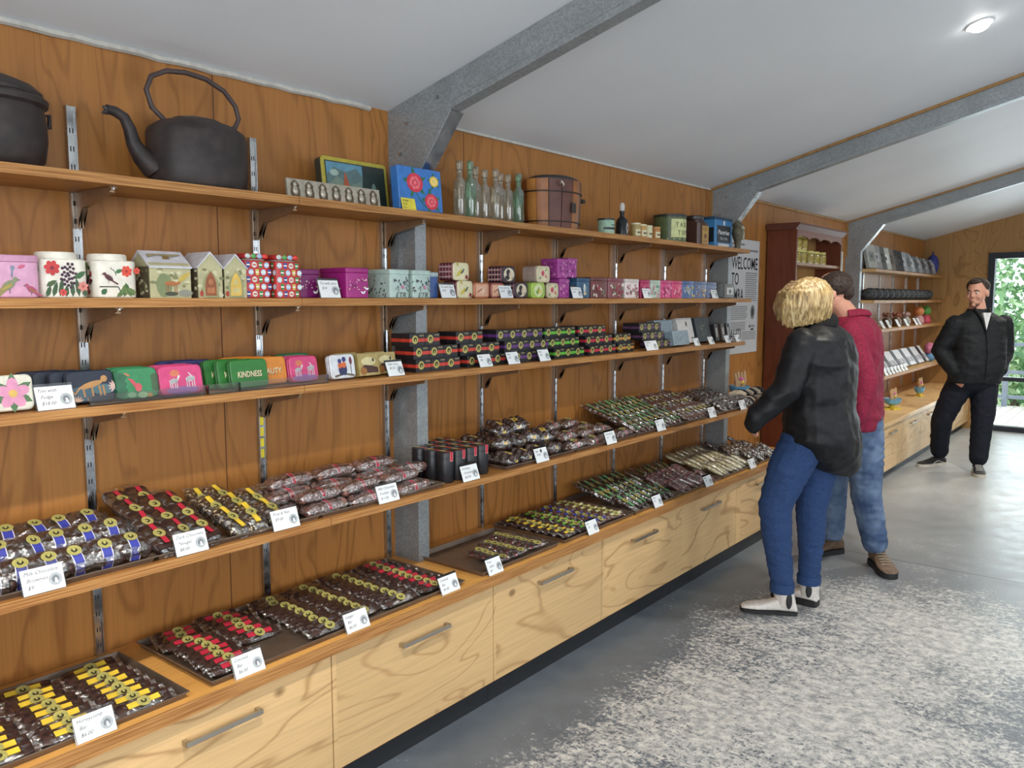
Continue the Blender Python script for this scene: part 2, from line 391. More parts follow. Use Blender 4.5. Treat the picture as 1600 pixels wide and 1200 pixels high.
def tag(o, label, cat, group=None):
    o['label'] = label; o['category'] = cat
    if group: o['group'] = group
    return o
def empty(name, loc=(0, 0, 0), rz=0, label=None, cat=None, group=None):
    o = bpy.data.objects.new(name, None); o.empty_display_size = .05; COL.objects.link(o); o.location = loc; o.rotation_euler = (0, 0, rz)
    if label: tag(o, label, cat, group)
    return o
def struct(o): o['kind'] = 'structure'; return o
def kids(o): return [c for c in bpy.data.objects if c.parent == o]
class Proto:
    """a finished thing that is placed once itself and copied, part by part, after that"""
    def __init__(s, root):
        s.root = root; s.tree = [(c, kids(c)) for c in kids(root)]; s.used = False
    def put(s, loc, rot=(0, 0, 0), label=None, cat=None, group=None, scale=None):
        if not s.used: o = s.root; s.used = True
        else:
            o = s.root.copy(); COL.objects.link(o)
            for c, gs in s.tree:
                d = c.copy(); COL.objects.link(d); d.parent = o
                for g in gs: e = g.copy(); COL.objects.link(e); e.parent = d
        o.location = loc; o.rotation_euler = rot if isinstance(rot, tuple) else (0, 0, rot)
        if scale is not None: o.scale = scale if isinstance(scale, tuple) else (scale,)*3
        elif o is not s.root: o.scale = (1, 1, 1)
        for k in ('group',):
            if k in o: del o[k]
        tag(o, label, cat, group); return o
ORD = ['first', 'second', 'third', 'fourth', 'fifth', 'sixth', 'seventh', 'eighth', 'ninth', 'tenth', 'eleventh', 'twelfth', 'thirteenth', 'fourteenth', 'fifteenth', 'sixteenth']

# ---------------------------------------------------------------- room shell
CZ = lambda x: 2.332+.259*x                       # underside of the sloping ceiling
XW, Y0, Y1 = 6.4, -2.4, 11.35
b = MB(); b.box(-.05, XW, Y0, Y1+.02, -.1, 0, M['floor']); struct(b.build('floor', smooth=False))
b = MB(); b.box(-.12, 0, Y0, Y1+.1, 0, CZ(0)+.02, M['ply_wall'])
for k in range(-2, 10): b.box(0, .0006, k*1.2+.30, k*1.2+.3035, .4, CZ(0), C(92, 52, 24, .7))
struct(b.build('wall_left', smooth=False))
b = MB(); b.prism([(-.12, CZ(-.12)), (XW+.1, CZ(XW+.1)), (XW+.1, CZ(XW+.1)+.12), (-.12, CZ(-.12)+.12)], Y0-.1, Y1+.1, 'y', M['ceiling']); struct(b.build('ceiling', smooth=False))
# end wall with the door opening  (x .73-2.60, z 0-2.15)
DX0, DX1, DZ = .73, 2.62, 2.15
b = MB()
b.prism([(-.12, 0), (DX0, 0), (DX0, CZ(DX0)), (-.12, CZ(-.12))], Y1, Y1+.12, 'y', M['ply_end'])
b.prism([(DX0, DZ), (DX1, DZ), (DX1, CZ(DX1)), (DX0, CZ(DX0))], Y1, Y1+.12, 'y', M['ply_end'])
b.prism([(DX1, 0), (XW+.1, 0), (XW+.1, CZ(XW+.1)), (DX1, CZ(DX1))], Y1, Y1+.12, 'y', M['ply_end'])
struct(b.build('wall_end', smooth=False))
b = MB(); b.prism([(-.12, 0), (XW+.1, 0), (XW+.1, CZ(XW+.1)), (-.12, CZ(-.12))], Y0-.1, Y0, 'y', M['white_wall']); struct(b.build('wall_near', smooth=False))
b = MB(); b.box(XW, XW+.1, Y0, Y1+.1, 0, CZ(XW), M['white_wall']); struct(b.build('wall_right', smooth=False))
# rough gap-filler / scotia line where the boards meet the ceiling
b = MB(); pts = [(.006+.003*math.sin(i*1.7), Y0+i*.06, CZ(0)-.006+.002*math.sin(i*2.3)) for i in range(int((2.26-Y0)/.06))]
b.tube(pts, .011, M['trim'], 6); struct(b.build('trim_1'))
b = MB(); b.box(0, .012, 2.34, 5.15, CZ(0)-.012, CZ(0), M['trim']); struct(b.build('trim_2', smooth=False))
b = MB(); b.box(0, .014, 5.24, Y1, CZ(0)-.018, CZ(0), M['ply_end']); struct(b.build('trim_3', smooth=False))

# glazed door in the end wall
DK = C(44, 48, 56, .4, .2)
t = empty('door_1', (0, 0, 0)); struct(t)
b = MB()
for x0, x1 in ((DX0, DX0+.07), (DX1-.07, DX1), (1.66, 1.72)): b.box(x0, x1, Y1-.03, Y1+.09, .0, DZ, DK)
b.box(DX0+.07, DX1-.07, Y1-.03, Y1+.09, DZ-.07, DZ, DK); b.box(DX0+.07, DX1-.07, Y1-.03, Y1+.09, 0, .06, DK)
b.box(DX0+.07, DX1-.07, Y1-.005, Y1+.06, .61, .66, DK); b.build('door_frame', t, smooth=False)
b = MB(); b.box(DX0+.07, 1.66, Y1+.02, Y1+.028, .06, DZ-.07, M['pane']); b.box(1.72, DX1-.07, Y1+.02, Y1+.028, .06, DZ-.07, M['pane']); b.build('door_pane', t, smooth=False)

# steel portals: column, bolted haunch plate, rafter
def portal(y, name, label, strip=False, rough_top=1):
    t = empty(name, (0, y, 0), 0, label, 'steel frame', 'galvanised portal frames')
    G = M['galv']; wd = .06
    zb = .5385
    b = MB(); b.box(.001, .14, 0, .006, zb, 2.1, G); b.box(.134, .14, .006, wd, zb, 2.1, G); b.box(.115, .134, wd-.004, wd, zb, 2.1, G)
    b.box(0.001, .006, .006, wd, zb, 2.1, G); b.build('column', t, smooth=False)
    b = MB(); b.prism([(0, 2.05), (.14, 2.05), (.172, 2.085), (.332, 2.29), (.307, CZ(.307)-.002), (0, CZ(0)-.002)], -.003, .004, 'y', G)
    b.prism([(.172, 2.085), (.332, 2.29), (.327, 2.294), (.167, 2.089)], .004, wd+.012, 'y', M['zinc'])
    b.prism([(.14, 2.05), (.172, 2.085), (.167, 2.089), (.135, 2.054)], .004, wd+.012, 'y', G)
    hp = b.build('haunch_plate', t, smooth=False)
    for k, (x, z) in enumerate(((.07, 2.16), (.11, 2.27), (.27, 2.345))):
        c = MB(); c.X = Matrix.Translation((x, -.003, z)) @ Matrix.Rotation(PI/2, 4, 'X'); c.lathe([(.0085, 0), (.0085, .003), (.006, .007), (.006, .010)], M['zinc'], 6); c.build('bolt', hp)
    b = MB(); x0, x1 = .307, 6.2; h = .121
    def seg(dz0, dz1, ya, yb, m): b.prism([(x0, CZ(x0)+dz0), (x1, CZ(x1)+dz0), (x1, CZ(x1)+dz1), (x0, CZ(x0)+dz1)], ya, yb, 'y', m)
    seg(-h, -.002, 0, .005, G); seg(-h, -h+.005, .005, wd, G); seg(-h+.005, -h+.02, wd-.004, wd, G); seg(-.022, -.002, wd-.004, wd, G)
    seg(-h*.8, -h*.78, -.002, 0, G)
    b.build('rafter', t, smooth=False)
    if strip:
        b = MB(); b.prism([(0, CZ(0)-.016), (x1, CZ(x1)-.016), (x1, CZ(x1)-.001), (0, CZ(0)-.001)], -.016, -.003, 'y', M['ply_end']); b.build('timber_strip', t, smooth=False)
        b = MB(); b.box(0, .02, -.022, -.003, 2.0, CZ(0)-.016, M['ply_end']); b.build('timber_strip', t, smooth=False)
portal(2.262, 'portal_frame', 'grey galvanised steel frame nearest the camera, its column behind the shelves beside the rose tin')
portal(5.17, 'portal_frame', 'grey galvanised steel frame with a thin orange timber strip, rising beside the welcome poster', True)
portal(8.16, 'portal_frame', 'grey galvanised steel frame farthest from the camera, its column right of the brown dresser', True)

# recessed downlights; one in view, the others above and behind the camera
def downlight(x, y, label, power=26):
    t = empty('downlight', (x, y, CZ(x)-.001), 0, label, 'ceiling light', 'recessed ceiling downlights'); t.rotation_euler = (0, -math.atan(.259), 0)
    b = MB(); b.lathe([(.052, -.006), (.052, 0), (.036, 0), (.036, -.004)], C(235, 235, 232, .4), 24, cap=False); b.build('rim', t)
    em = NT('lamp_lens'); e = em.n('ShaderNodeEmission'); e.inputs[0].default_value = (1, .97, .92, 1); e.inputs[1].default_value = 38; em.l(e.outputs[0], em.out.inputs[0])
    b = MB(); b.ell((0, 0, -.006), (.042, .042, .026), em.m, 20, 8); b.build('lens', t)
    l = bpy.data.lights.new('downlight_beam', 'SPOT'); l.energy = power; l.color = (1, .93, .82); l.spot_size = math.radians(135); l.spot_blend = .7; l.shadow_soft_size = .05
    o = bpy.data.objects.new('downlight_beam', l); COL.objects.link(o); o.location = (x, y, CZ(x)-.03)
downlight(1.727, 4.105, 'round white downlight glowing in the sloping ceiling between two rafters', 190)
for x, y in ((1.727, -1.2), (1.727, .75), (1.9, 7.2), (1.9, 9.9), (4.4, 1.2), (4.4, 4.6), (4.4, 8.0)):
    l = bpy.data.lights.new('downlight_beam', 'SPOT'); l.energy = 210 if x < 2 else 60; l.color = (1, .93, .82); l.spot_size = math.radians(135); l.spot_blend = .7; l.shadow_soft_size = .05
    o = bpy.data.objects.new('downlight_beam', l); COL.objects.link(o); o.location = (x, y, CZ(x)-.03)

# ---------------------------------------------------------------- wall shelving
UY = [0, 1.052, 1.634, 2.215, 2.797, 3.378, 3.953, 4.525, 5.10]
SH = [(1.923, .265), (1.602, .265), (1.319, .265), (.900, .385)]          # shelf tops and depths
SN = ['top shelf', 'second shelf from the top', 'third shelf from the top', 'lowest wall shelf']
for j, (z, d) in enumerate(SH):
    ye = [5.225, 5.27, 5.19, 5.62][j]
    for k, (a, bb) in enumerate(((-.7, 1.628), (1.63, ye))):
        b = MB(); th = .025
        poly = [(.012, a), (d-.001, a), (d-.001, bb), (.012, bb)]
        if k: poly = [(.012, a), (d-.001, a), (d-.001, bb)] + ([(.012, bb)] if bb > 5.24 else [(.145, bb)]) + ([(.012, 5.240)] if bb > 5.24 else []) + [(.145, 5.240)]*(bb > 5.24) + [(.145, 5.163), (.012, 5.163), (.012, 2.337), (.145, 2.337), (.145, 2.256), (.012, 2.256)]
        b.prism(poly, z-th, z, 'z', M['ply_shelf']); b.box(d-.001, d, a, bb, z-th, z, M['edge'])
        o = b.build('shelf_board', smooth=False)
        tag(o, 'brown plywood board of the %s, %s length' % (SN[j], ['short left', 'long right'][k]), 'shelf', 'plywood wall shelf boards')
for i, y in enumerate(UY[1:]):
    b = MB(); ztop = [2.135, 2.135, 1.90, 1.90, 1.90, 1.90, 1.90, 1.90, 1.90][i]
    zb = .541
    b.box(0, .012, y-.0125, y+.0125, zb, ztop, M['zinc'])
    for s_ in (-.0125, .0095): b.box(.012, .017, y+s_, y+s_+.003, zb, ztop, M['zinc'])
    k = 0; z = zb+.02
    while z < ztop-.03:
        for s_ in (-.0055, .0025): b.box(.0118, .0124, y+s_, y+s_+.003, z, z+.014, M['slot'])
        z += .050
    if i == 1:
        for q in range(4): b.box(.0124, .0128, y-.008, y+.008, 1.05+q*.038, 1.08+q*.038, C(238, 214, 50, .5))
    o = b.build('shelf_upright', smooth=False)
    tag(o, 'slotted silver wall upright, %s from the left%s' % (ORD[i], ', yellow stickers on it' if i == 1 else ''), 'shelf upright', 'slotted metal shelf uprights')
    for j, (z, d) in enumerate(SH):
        L = d*.88
        c = MB(); zt = z-.026
        c.prism([(.014, zt), (L, zt), (L, zt-.012), (.075, zt-.042), (.045, zt-.078), (.045, zt-.10), (.014, zt-.10)], y-.002, y+.002, 'y', M['bracket'])
        c.prism([(L, zt-.012), (.075, zt-.042), (.045, zt-.078), (.045, zt-.10), (.041, zt-.10), (.041, zt-.078), (.073, zt-.046), (L, zt-.016)], y-.007, y+.007, 'y', M['bracket'])
        c.box(.03, L, y-.007, y+.007, zt-.002, zt, M['bracket'])
        for xx in (L*.62, L*.93): c.lathe([(.004, zt-.007), (.004, zt-.002)], M['zinc'], 8, c=(xx, y+.012, 0)); c.box(xx-.006, xx+.006, y+.004, y+.018, zt-.0025, zt-.001, M['zinc'])
        o = c.build('shelf_bracket', smooth=False)
        tag(o, 'grey bracket under the %s, %s bracket from the left' % (SN[j].replace(' from the top', ''), ORD[i]), 'shelf bracket', 'metal shelf brackets')

# ---------------------------------------------------------------- long drawer run
b = MB(); b.box(.002, .482, -.8, 5.68, .497, .538, M['ply_counter']); b.box(.482, .483, -.8, 5.68, .497, .538, M['edge'])
tag(b.build('worktop', smooth=False), 'long honey plywood worktop of the low drawer units, trays of chocolate on it', 'worktop')
DY = [-.8, -.02, .77, 1.561, 2.355, 3.142, 3.880, 4.67, 5.46]
def handle(p, y, L=.235, z=.418, x=.455):
    c = MB(); c.box(x+.020, x+.027, y-L/2, y+L/2, z-.007, z+.007, M['steel'])
    for s_ in (-1, 1): c.box(x, x+.022, y+s_*(L/2-.006)-.006, y+s_*(L/2-.006)+.006, z-.007, z+.007, M['steel'])
    return c.build('handle', p, smooth=False)
def drawer_unit(y0, y1, cuts, label):
    t = empty('drawer_unit', (0, 0, 0), 0, label, 'drawer unit', 'plywood drawer units under the worktop')
    b = MB(); b.box(.002, .435, y0+.001, y1-.001, .093, .496, M['ply_front']); b.build('carcass', t, smooth=False)
    b = MB(); b.box(.02, .425, y0+.001, y1-.001, 0, .093, M['kick']); b.build('kickboard', t, smooth=False)
    for a, c_ in zip(cuts, cuts[1:]):
        b = MB(); b.box(.436, .455, a+.0025, c_-.0025, .095, .492, M['ply_front']); b.box(.4545, .4555, a+.003, c_-.003, .0945, .0955, M['edge'])
        dr = b.build('drawer', t, smooth=False); handle(dr, (a+c_)/2+.01)
    return t
drawer_unit(-.8, .77, DY[0:3], 'plywood drawer unit nearest the camera, under the yellow-labelled bars')
drawer_unit(.77, 2.355, DY[2:5], 'plywood two-drawer unit under the red and gold labelled bars')
drawer_unit(2.355, 3.88, DY[4:7], 'plywood two-drawer unit in the middle, under the half-empty tray')
drawer_unit(3.88, 5.46, DY[6:9], 'plywood drawer unit partly hidden by the woman in the black coat')

# ================================================================ TOP SHELF: antiques
T1 = 1.923
IRON = M['black_iron']
# cast-iron camp pot, cut by the left edge of the view
t = empty('cast_iron_pot', (.135, .800, T1), 0, 'large black cast iron pot with a ringed rim on the top shelf', 'pot')
b = MB(); b.lathe([(.02, 0), (.105, 0), (.122, .02), (.130, .07), (.129, .12), (.124, .15), (.134, .156), (.136, .168), (.128, .176), (.122, .178)], IRON, 36); b.build('pot_body', t)
b = MB(); b.lathe([(.124, .178), (.124, .186), (.104, .204), (.06, .222), (.012, .228)], IRON, 36); b.tube([(0, -.03, .222), (0, -.03, .245), (0, .03, .245), (0, .03, .222)], .006, IRON); b.build('pot_lid', t)
b = MB()
b.tube([(0, .128, .145), (0, .145, .150), (0, .145, .12), (0, .130, .118)], .006, IRON); b.build('lug', t)
# kettle
t = empty('cast_iron_kettle', (.135, 1.362, T1), 0, 'large black cast iron kettle with a tall loop handle and curved spout', 'kettle')
b = MB(); b.lathe([(.02, 0), (.138, 0), (.147, .012), (.151, .06), (.150, .158), (.144, .172), (.118, .190), (.085, .200), (.04, .205), (.01, .206)], IRON, 40, sx=.80); b.build('kettle_body', t)
b = MB(); b.lathe([(.07, .199), (.07, .207), (.03, .215), (.006, .217)], IRON, 24, sx=.8); b.build('kettle_lid', t)
P0 = [(-.140, .05), (-.175, .080), (-.196, .112), (-.206, .152), (-.220, .180), (-.246, .192), (-.268, .194)]
b = MB(); b.tube([(0, y, z) for y, z in P0], [.034, .027, .020, .017, .015, .014, .013], IRON, 12, up=(1, 0, 0))
b.tube([(0, -.262, .192), (0, -.277, .200)], [.011, .003], IRON, 8); b.tube([(0, -.262, .190), (0, -.279, .181)], [.011, .003], IRON, 8); b.build('spout', t)
H0 = [(-.098, .178), (-.105, .195), (-.138, .222), (-.152, .268), (-.136, .308), (-.090, .332), (-.030, .340), (.035, .334), (.095, .310), (.132, .272), (.143, .235), (.130, .208), (.102, .186), (.098, .170)]
b = MB(); b.tube([(0, y, z) for y, z in H0], .0075, M['iron_handle'], 10, up=(1, 0, 0)); b.build('loop_handle', t)

# chocolate mould tray
TIN = C(176, 168, 152, .35, .4, vary=.2); TIND = C(92, 78, 60, .5, .3)
t = empty('chocolate_mould', (.222, 1.812, T1), 0, 'silver metal mould with seven figure hollows leaning before the yellow-edged tin', 'mould')
t.rotation_euler = (0, math.radians(-8), 0)
b = MB(); b.box(-.004, .004, -.197, .197, 0, .062, TIN)
b.build('mould_plate', t, smooth=False)
for k in range(7):
    y = -.166+k*.0555
    b = MB(); F = Face(b, (.0045, y, .031), (0, 1, 0), (0, 0, 1))
    out = [(-.017, -.026), (-.019, -.008), (-.015, .004), (-.018, .011), (-.010, .021), (0, .027), (.010, .021), (.018, .011), (.015, .004), (.019, -.008), (.017, -.026)]
    F.poly(out, TIND)
    b.ell((.003, y, .044), (.006, .008, .009), TIN, 8, 6); b.ell((.003, y, .024), (.008, .011, .017), TIN, 10, 6)
    b.build('figure_hollow', t)
# dark tin with yellow edge and a landscape print
t = empty('picture_tin', (.118, 1.985, T1+.003), 0, 'dark rectangular tin with a yellow edge and a red-roofed landscape picture', 'tin')
t.rotation_euler = (0, math.radians(-7), 0)
YEL = C(170, 158, 58, .4); DKT = C(52, 54, 46, .4)
b = MB(); b.X = Matrix.Rotation(-PI/2, 4, 'Y') @ Matrix.Identity(4); b.X = Matrix.Translation((0, 0, .084)) @ Matrix.Rotation(PI/2, 4, 'Y')
b.rbox(.30, .168, -.022, .012, DKT, .014); b.rbox(.303, .171, .012, .019, YEL, .015, .002); b.build('tin_body', t)
b = MB(); F = Face(b, (.0195, 0, .084), (0, 1, 0), (0, 0, 1)); F.rect(-.138, .138, -.071, .071, C(40, 46, 46)); F.up()
F.rect(-.134, .03, -.067, .067, C(88, 112, 112)); F.up(); F.poly([(-.134, .02), (-.1, .05), (-.05, .035), (0, .055), (.03, .03), (.03, .067), (-.134, .067)], C(92, 138, 158)); F.poly([(.02, -.067), (.03, .02), (.06, .06), (.134, .064), (.134, -.067)], C(38, 50, 46))
F.poly([(-.134, -.02), (-.09, .02), (-.03, -.01), (.02, .01), (.02, -.05), (-.134, -.05)], C(112, 130, 116)); F.up()
F.poly([(-.065, -.03), (-.052, .04), (-.03, -.02)], C(168, 84, 52)); F.rect(-.08, -.01, -.045, -.022, C(150, 96, 66)); F.disc(-.10, .03, .02, .012, C(150, 170, 160)); F.disc(.08, -.02, .012, .03, C(96, 120, 110)); b.build('picture', t)
# rose tin
t = empty('rose_tin', (.212, 2.212, T1+.003), 0, 'square blue tin painted with red and yellow roses', 'tin'); t.rotation_euler = (0, math.radians(-5), 0)
BLU = C(58, 118, 190, .35); RED = C(206, 52, 74, .4); RED2 = C(232, 112, 120); GRN = C(44, 108, 72)
b = MB(); b.X = Matrix.Translation((0, 0, .080)) @ Matrix.Rotation(PI/2, 4, 'Y'); b.rbox(.228, .16, -.02, .02, BLU, .006); b.build('tin_body', t)
b = MB(); F = Face(b, (.0205, 0, .08), (0, 1, 0), (0, 0, 1))
for u, v, s_, r1, r2 in ((-.03, .022, .042, RED, RED2), (.052, -.042, .036, RED, RED2), (.072, .036, .024, C(226, 190, 74), C(242, 218, 140))):
    for k in range(5): F.leaf(u, v, k*1.3+.4, s_*1.5, s_*.5, GRN)
    F.up(); F.disc(u, v, s_, s_*.85, r1, 14); F.up()
    for k in range(6): F.disc(u+s_*.5*math.cos(k*1.05), v+s_*.42*math.sin(k*1.05), s_*.3, s_*.16, r2, 8, k*1.05+1.3)
    F.up(); F.disc(u, v, s_*.22, s_*.2, r2, 8); F.l = .0003
F.line([(-.03, -.01), (0, -.05), (.03, -.07)], .004, GRN); F.line([(.0, -.05), (.06, .01)], .003, GRN)
b.build('rose_print', t)
t = MB(); t.box(0, .0008, -.035, .035, 0, .044, C(222, 206, 70, .6)); F = Face(t, (.0009, -.035, 0), (0, 1, 0), (0, 0, 1))
for k, s_ in enumerate(('Vintage', 'Rose', 'Tins')): F.text(s_, .006, .031-k*.013, .011, M['ink'], .2)
o = t.build('note_card', smooth=False); o.location = (.250, 2.128, T1+.001); o.rotation_euler = (0, math.radians(-14), 0); tag(o, 'small yellow handwritten note leaning on the blue rose tin', 'note')

# eight old bottles in a row
def bottle(mat, hk, w_, name='glass_bottle'):
    t = empty(name); b = MB()
    rings = []
    for z, a, d, r in ((0, .9, .9, .008), (.004, 1, 1, .008), (.142*hk, 1, 1, .008), (.152*hk, .78, .85, .010), (.160*hk, .50, .60, .0085), (.190*hk, .46, .56, .0085)):
        rings.append([(x, y, z) for x, y in rrect(.036*d, w_*a, min(r, w_*a*.45, .036*d*.45), 4)])
    b.loft(rings, mat); b.build('glass_body', t)
    b = MB(); b.lathe([(.0095, .186*hk), (.0145, .189*hk), (.0145, .214*hk), (.012, .222*hk), (.008, .222*hk)], mat, 14); b.build('bottle_lip', t)
    return Proto(t)
pb = bottle(M['bottle'], 1.0, .044); pg = bottle(M['bottle_green'], 1.02, .044)
for i, (y, g, k) in enumerate(((2.492, 0, 1.04), (2.545, 1, 1.04), (2.600, 0, 1.0), (2.652, 0, .97), (2.706, 0, 1.0), (2.760, 0, .96), (2.812, 0, .96), (2.864, 1, .98))):
    (pg if g else pb).put((.165+.012*math.sin(i*2), y, T1+.0005), .12*math.sin(i*3.1), '%s old glass bottle, %s from the left in the bottle row' % ('pale green' if g else 'clear', ORD[i]), 'bottle', 'old glass bottles on the top shelf', (1, 1, k))
# wooden churn
W1 = C(150, 92, 46, .45, vary=.25, scale=14); W2 = C(92, 52, 42, .45, vary=.25, scale=14); W3 = C(178, 122, 62, .45, vary=.2, scale=14)
t = empty('butter_churn', (.128, 3.185, T1), 0, 'coopered wooden barrel churn with a black lid and a side crank', 'churn')
b = MB(); n = 14
for k in range(n):
    a0, a1 = 2*PI*k/n+.02, 2*PI*(k+1)/n-.004; m = (W1, W2, W3, W2, W1, W2, W2, W2, W1, W1, W3, W1, W2, W2)[k % 14]
    rings = []
    for z, r in ((0, .108), (.09, .116), (.225, .120)):
        ring = [((r)*math.cos(a0+(a1-a0)*q/3), (r)*1.45*math.sin(a0+(a1-a0)*q/3)*.98, z) for q in range(4)]
        ring += [((r-.01)*math.cos(a0+(a1-a0)*q/3), (r-.01)*1.45*math.sin(a0+(a1-a0)*q/3)*.98, z) for q in (3, 2, 1, 0)]; rings.append(ring)
    b.loft(rings, m)
b.build('stave_barrel', t)
for z in (.03, .165):
    b = MB(); b.lathe([(.112+z*.05, z), (.115+z*.05, z), (.115+z*.05, z+.006), (.112+z*.05, z+.006)], C(52, 40, 34, .5, .4), 40, sy=1.42, sx=1.0, cap=False); b.build('iron_hoop', t)
b = MB(); b.lathe([(.116, .222), (.116, .232), (.09, .246), (.02, .254)], C(36, 32, 32, .5), 32, sy=1.25); b.build('churn_lid', t)
b = MB(); b.box(.119, .123, -.015, .02, .075, .12, C(50, 40, 36)); b.build('latch_plate', t, smooth=False)
b = MB(); b.tube([(.02, .165, .155), (.02, .215, .155)], .006, M['black_iron']); b.tube([(.02, .215, .155), (.02, .240, .156)], .011, M['black_iron']); b.build('crank_handle', t)
b = MB(); b.tube([(.115, -.09, .205), (.125, -.10, .21), (.130, -.09, .195), (.118, -.08, .19)], .004, C(190, 180, 160, .4)); b.build('lid_clip', t)

def can(name, loc, r, h, mb_, ml, label, cat, lidr=None, art=None, sy=1, n=28):
    t = empty(name, loc, 0, label, cat); b = MB(); b.lathe([(r*.97, 0), (r, .003), (r, h*.9), (r*.97, h*.92)], mb_, n, sy=sy)
    b.build('can_body', t)
    b = MB(); b.lathe([(lidr or r*1.03, h*.89), (lidr or r*1.03, h*.985), (r*.9, h), (.004, h)], ml, n, sy=sy); b.build('lid', t)
    if art: b = MB(); art(b); b.build('printed_label', t)
    return t
def wrap(b, r, z0, z1, a0, a1, m, lift=.0006, n=10):
    b.loft([[((r+lift)*math.cos(a0+(a1-a0)*k/n), (r+lift)*math.sin(a0+(a1-a0)*k/n), z) for k in range(n+1)] for z in (z0, z1)], m, False, False)
MINT = C(158, 190, 168, .4)
def art(b): wrap(b, .044, .03, .042, -1.3, 1.3, C(30, 34, 38)); wrap(b, .044, .05, .058, -.4, .5, C(96, 130, 112))
can('round_mint_tin', (.15, 3.63, T1), .044, .088, MINT, C(36, 44, 44), 'small round mint green tin with a black stripe beside the dark bottle', 'tin', art=art)
t = empty('dark_bottle', (.175, 3.745, T1), 0, 'squat black bottle with a white stopper and diamond label', 'bottle')
b = MB(); b.lathe([(.028, 0), (.032, .004), (.032, .075), (.026, .092), (.012, .105), (.011, .125), (.014, .127), (.014, .134)], C(26, 28, 34, .25), 20); b.build('bottle_body', t)
b = MB(); F = Face(b, (.0325, 0, .045), (0, 1, 0), (0, 0, 1)); F.poly([(0, -.032), (.014, 0), (0, .032), (-.014, 0)], C(206, 200, 196)); F.up(); F.poly([(0, -.02), (.008, 0), (0, .02), (-.008, 0)], C(60, 44, 58)); b.build('diamond_label', t)
b = MB(); b.lathe([(.009, .134), (.013, .140), (.014, .165), (.008, .176), (.002, .178)], C(206, 202, 196), 14); b.build('stopper', t)
for i, (y, c_, h) in enumerate(((3.905, (168, 150, 96), .085), (3.972, (186, 146, 84), .082), (4.035, (196, 200, 160), .080), (4.125, (176, 122, 66), .078))):
    def art(b, c_=c_): wrap(b, .027, .018, .050, -1.0, 1.0, C(214, 206, 170)); wrap(b, .027, .028, .038, -.7, .7, C(110, 96, 60), .0009)
    can('spice_jar', (.165, y, T1), .027, h, C(*c_, .4), C(214, 206, 172) if i != 3 else C(182, 132, 76), 'little %s spice tin, %s in the row of four' % (('olive', 'amber', 'pale green', 'orange brown')[i], ORD[i]), 'spice tin', art=art)
def art(b):
    wrap(b, .094, .03, .135, -1.0, .95, C(196, 202, 142), n=16); wrap(b, .094, .146, .152, -2, 2, C(170, 180, 120)); wrap(b, .094, .018, .024, -2, 2, C(170, 180, 120))
    for k, s_ in enumerate(('TASTY', 'TOP')):
        for q, ch in enumerate(s_):
            a = -.62+.3*q+(.15 if k else 0); F = Face(b, (.0955*math.cos(a), .0955*math.sin(a), .09-k*.045), (-math.sin(a), math.cos(a), 0), (0, 0, 1)); F.text(ch, -.011, 0, .036, C(58, 66, 44), width=.020)
can('round_green_tin', (.13, 4.36, T1), .094, .165, C(82, 96, 62, .4), C(40, 46, 40), 'big round green tin with a cream lettered label and dark lid', 'tin', art=art, n=36)
t = empty('brown_square_jar', (.14, 4.66, T1), 0, 'dark brown square jar with a tan paper label, left of the blue tin', 'jar')
b = MB(); b.rbox(.135, .13, 0, .14, C(74, 48, 40, .3), .022); b.rbox(.10, .10, .14, .155, C(66, 42, 36, .3), .03); b.build('jar_body', t)
b = MB(); b.lathe([(.052, .155), (.054, .160), (.054, .178), (.048, .182), (.004, .182)], C(44, 34, 34, .35), 24); b.build('jar_lid', t)
b = MB(); F = Face(b, (.0655, .016, .07), (0, 1, 0), (0, 0, 1)); F.rect(-.045, .045, -.058, .05, C(180, 142, 74)); F.up(); F.text('NO', -.03, .018, .032, C(96, 60, 34), width=.05); F.disc(0, -.012, .022, .016, C(120, 76, 40)); F.line([(-.03, -.045), (.03, -.04)], .006, C(120, 76, 40)); b.build('paper_label', t)
t = empty('blue_box_tin', (.135, 4.92, T1), 0, 'tall blue box tin with white script on a black panel, right of the brown jar', 'tin')
b = MB(); b.rbox(.25, .16, 0, .172, C(58, 122, 172, .35), .006); b.build('tin_body', t)
b = MB(); b.rbox(.254, .164, .172, .188, C(40, 66, 88, .35), .006); b.build('lid', t)
b = MB(); F = Face(b, (.0805, 0, .086), (0, 1, 0), (0, 0, 1)); F.rect(-.10, .10, -.055, .050, C(26, 32, 42)); F.up(); F.text('Pantries', -.088, -.005, .04, C(226, 228, 230), .3, width=.17, thick=.01); F.text('TEA TIN', -.06, -.038, .022, C(196, 200, 206), width=.11); F.disc(0, .066, .012, .016, C(216, 220, 226)); F.rect(-.08, .08, -.082, -.062, C(206, 200, 196))
F2 = Face(b, (0, -.1255, .086), (1, 0, 0), (0, 0, 1)); F2.rect(-.07, .07, -.055, .035, C(28, 34, 42)); F2.up(); F2.text('Fine', -.04, -.03, .04, C(190, 196, 200), .3, width=.07); b.build('printed_panel', t)
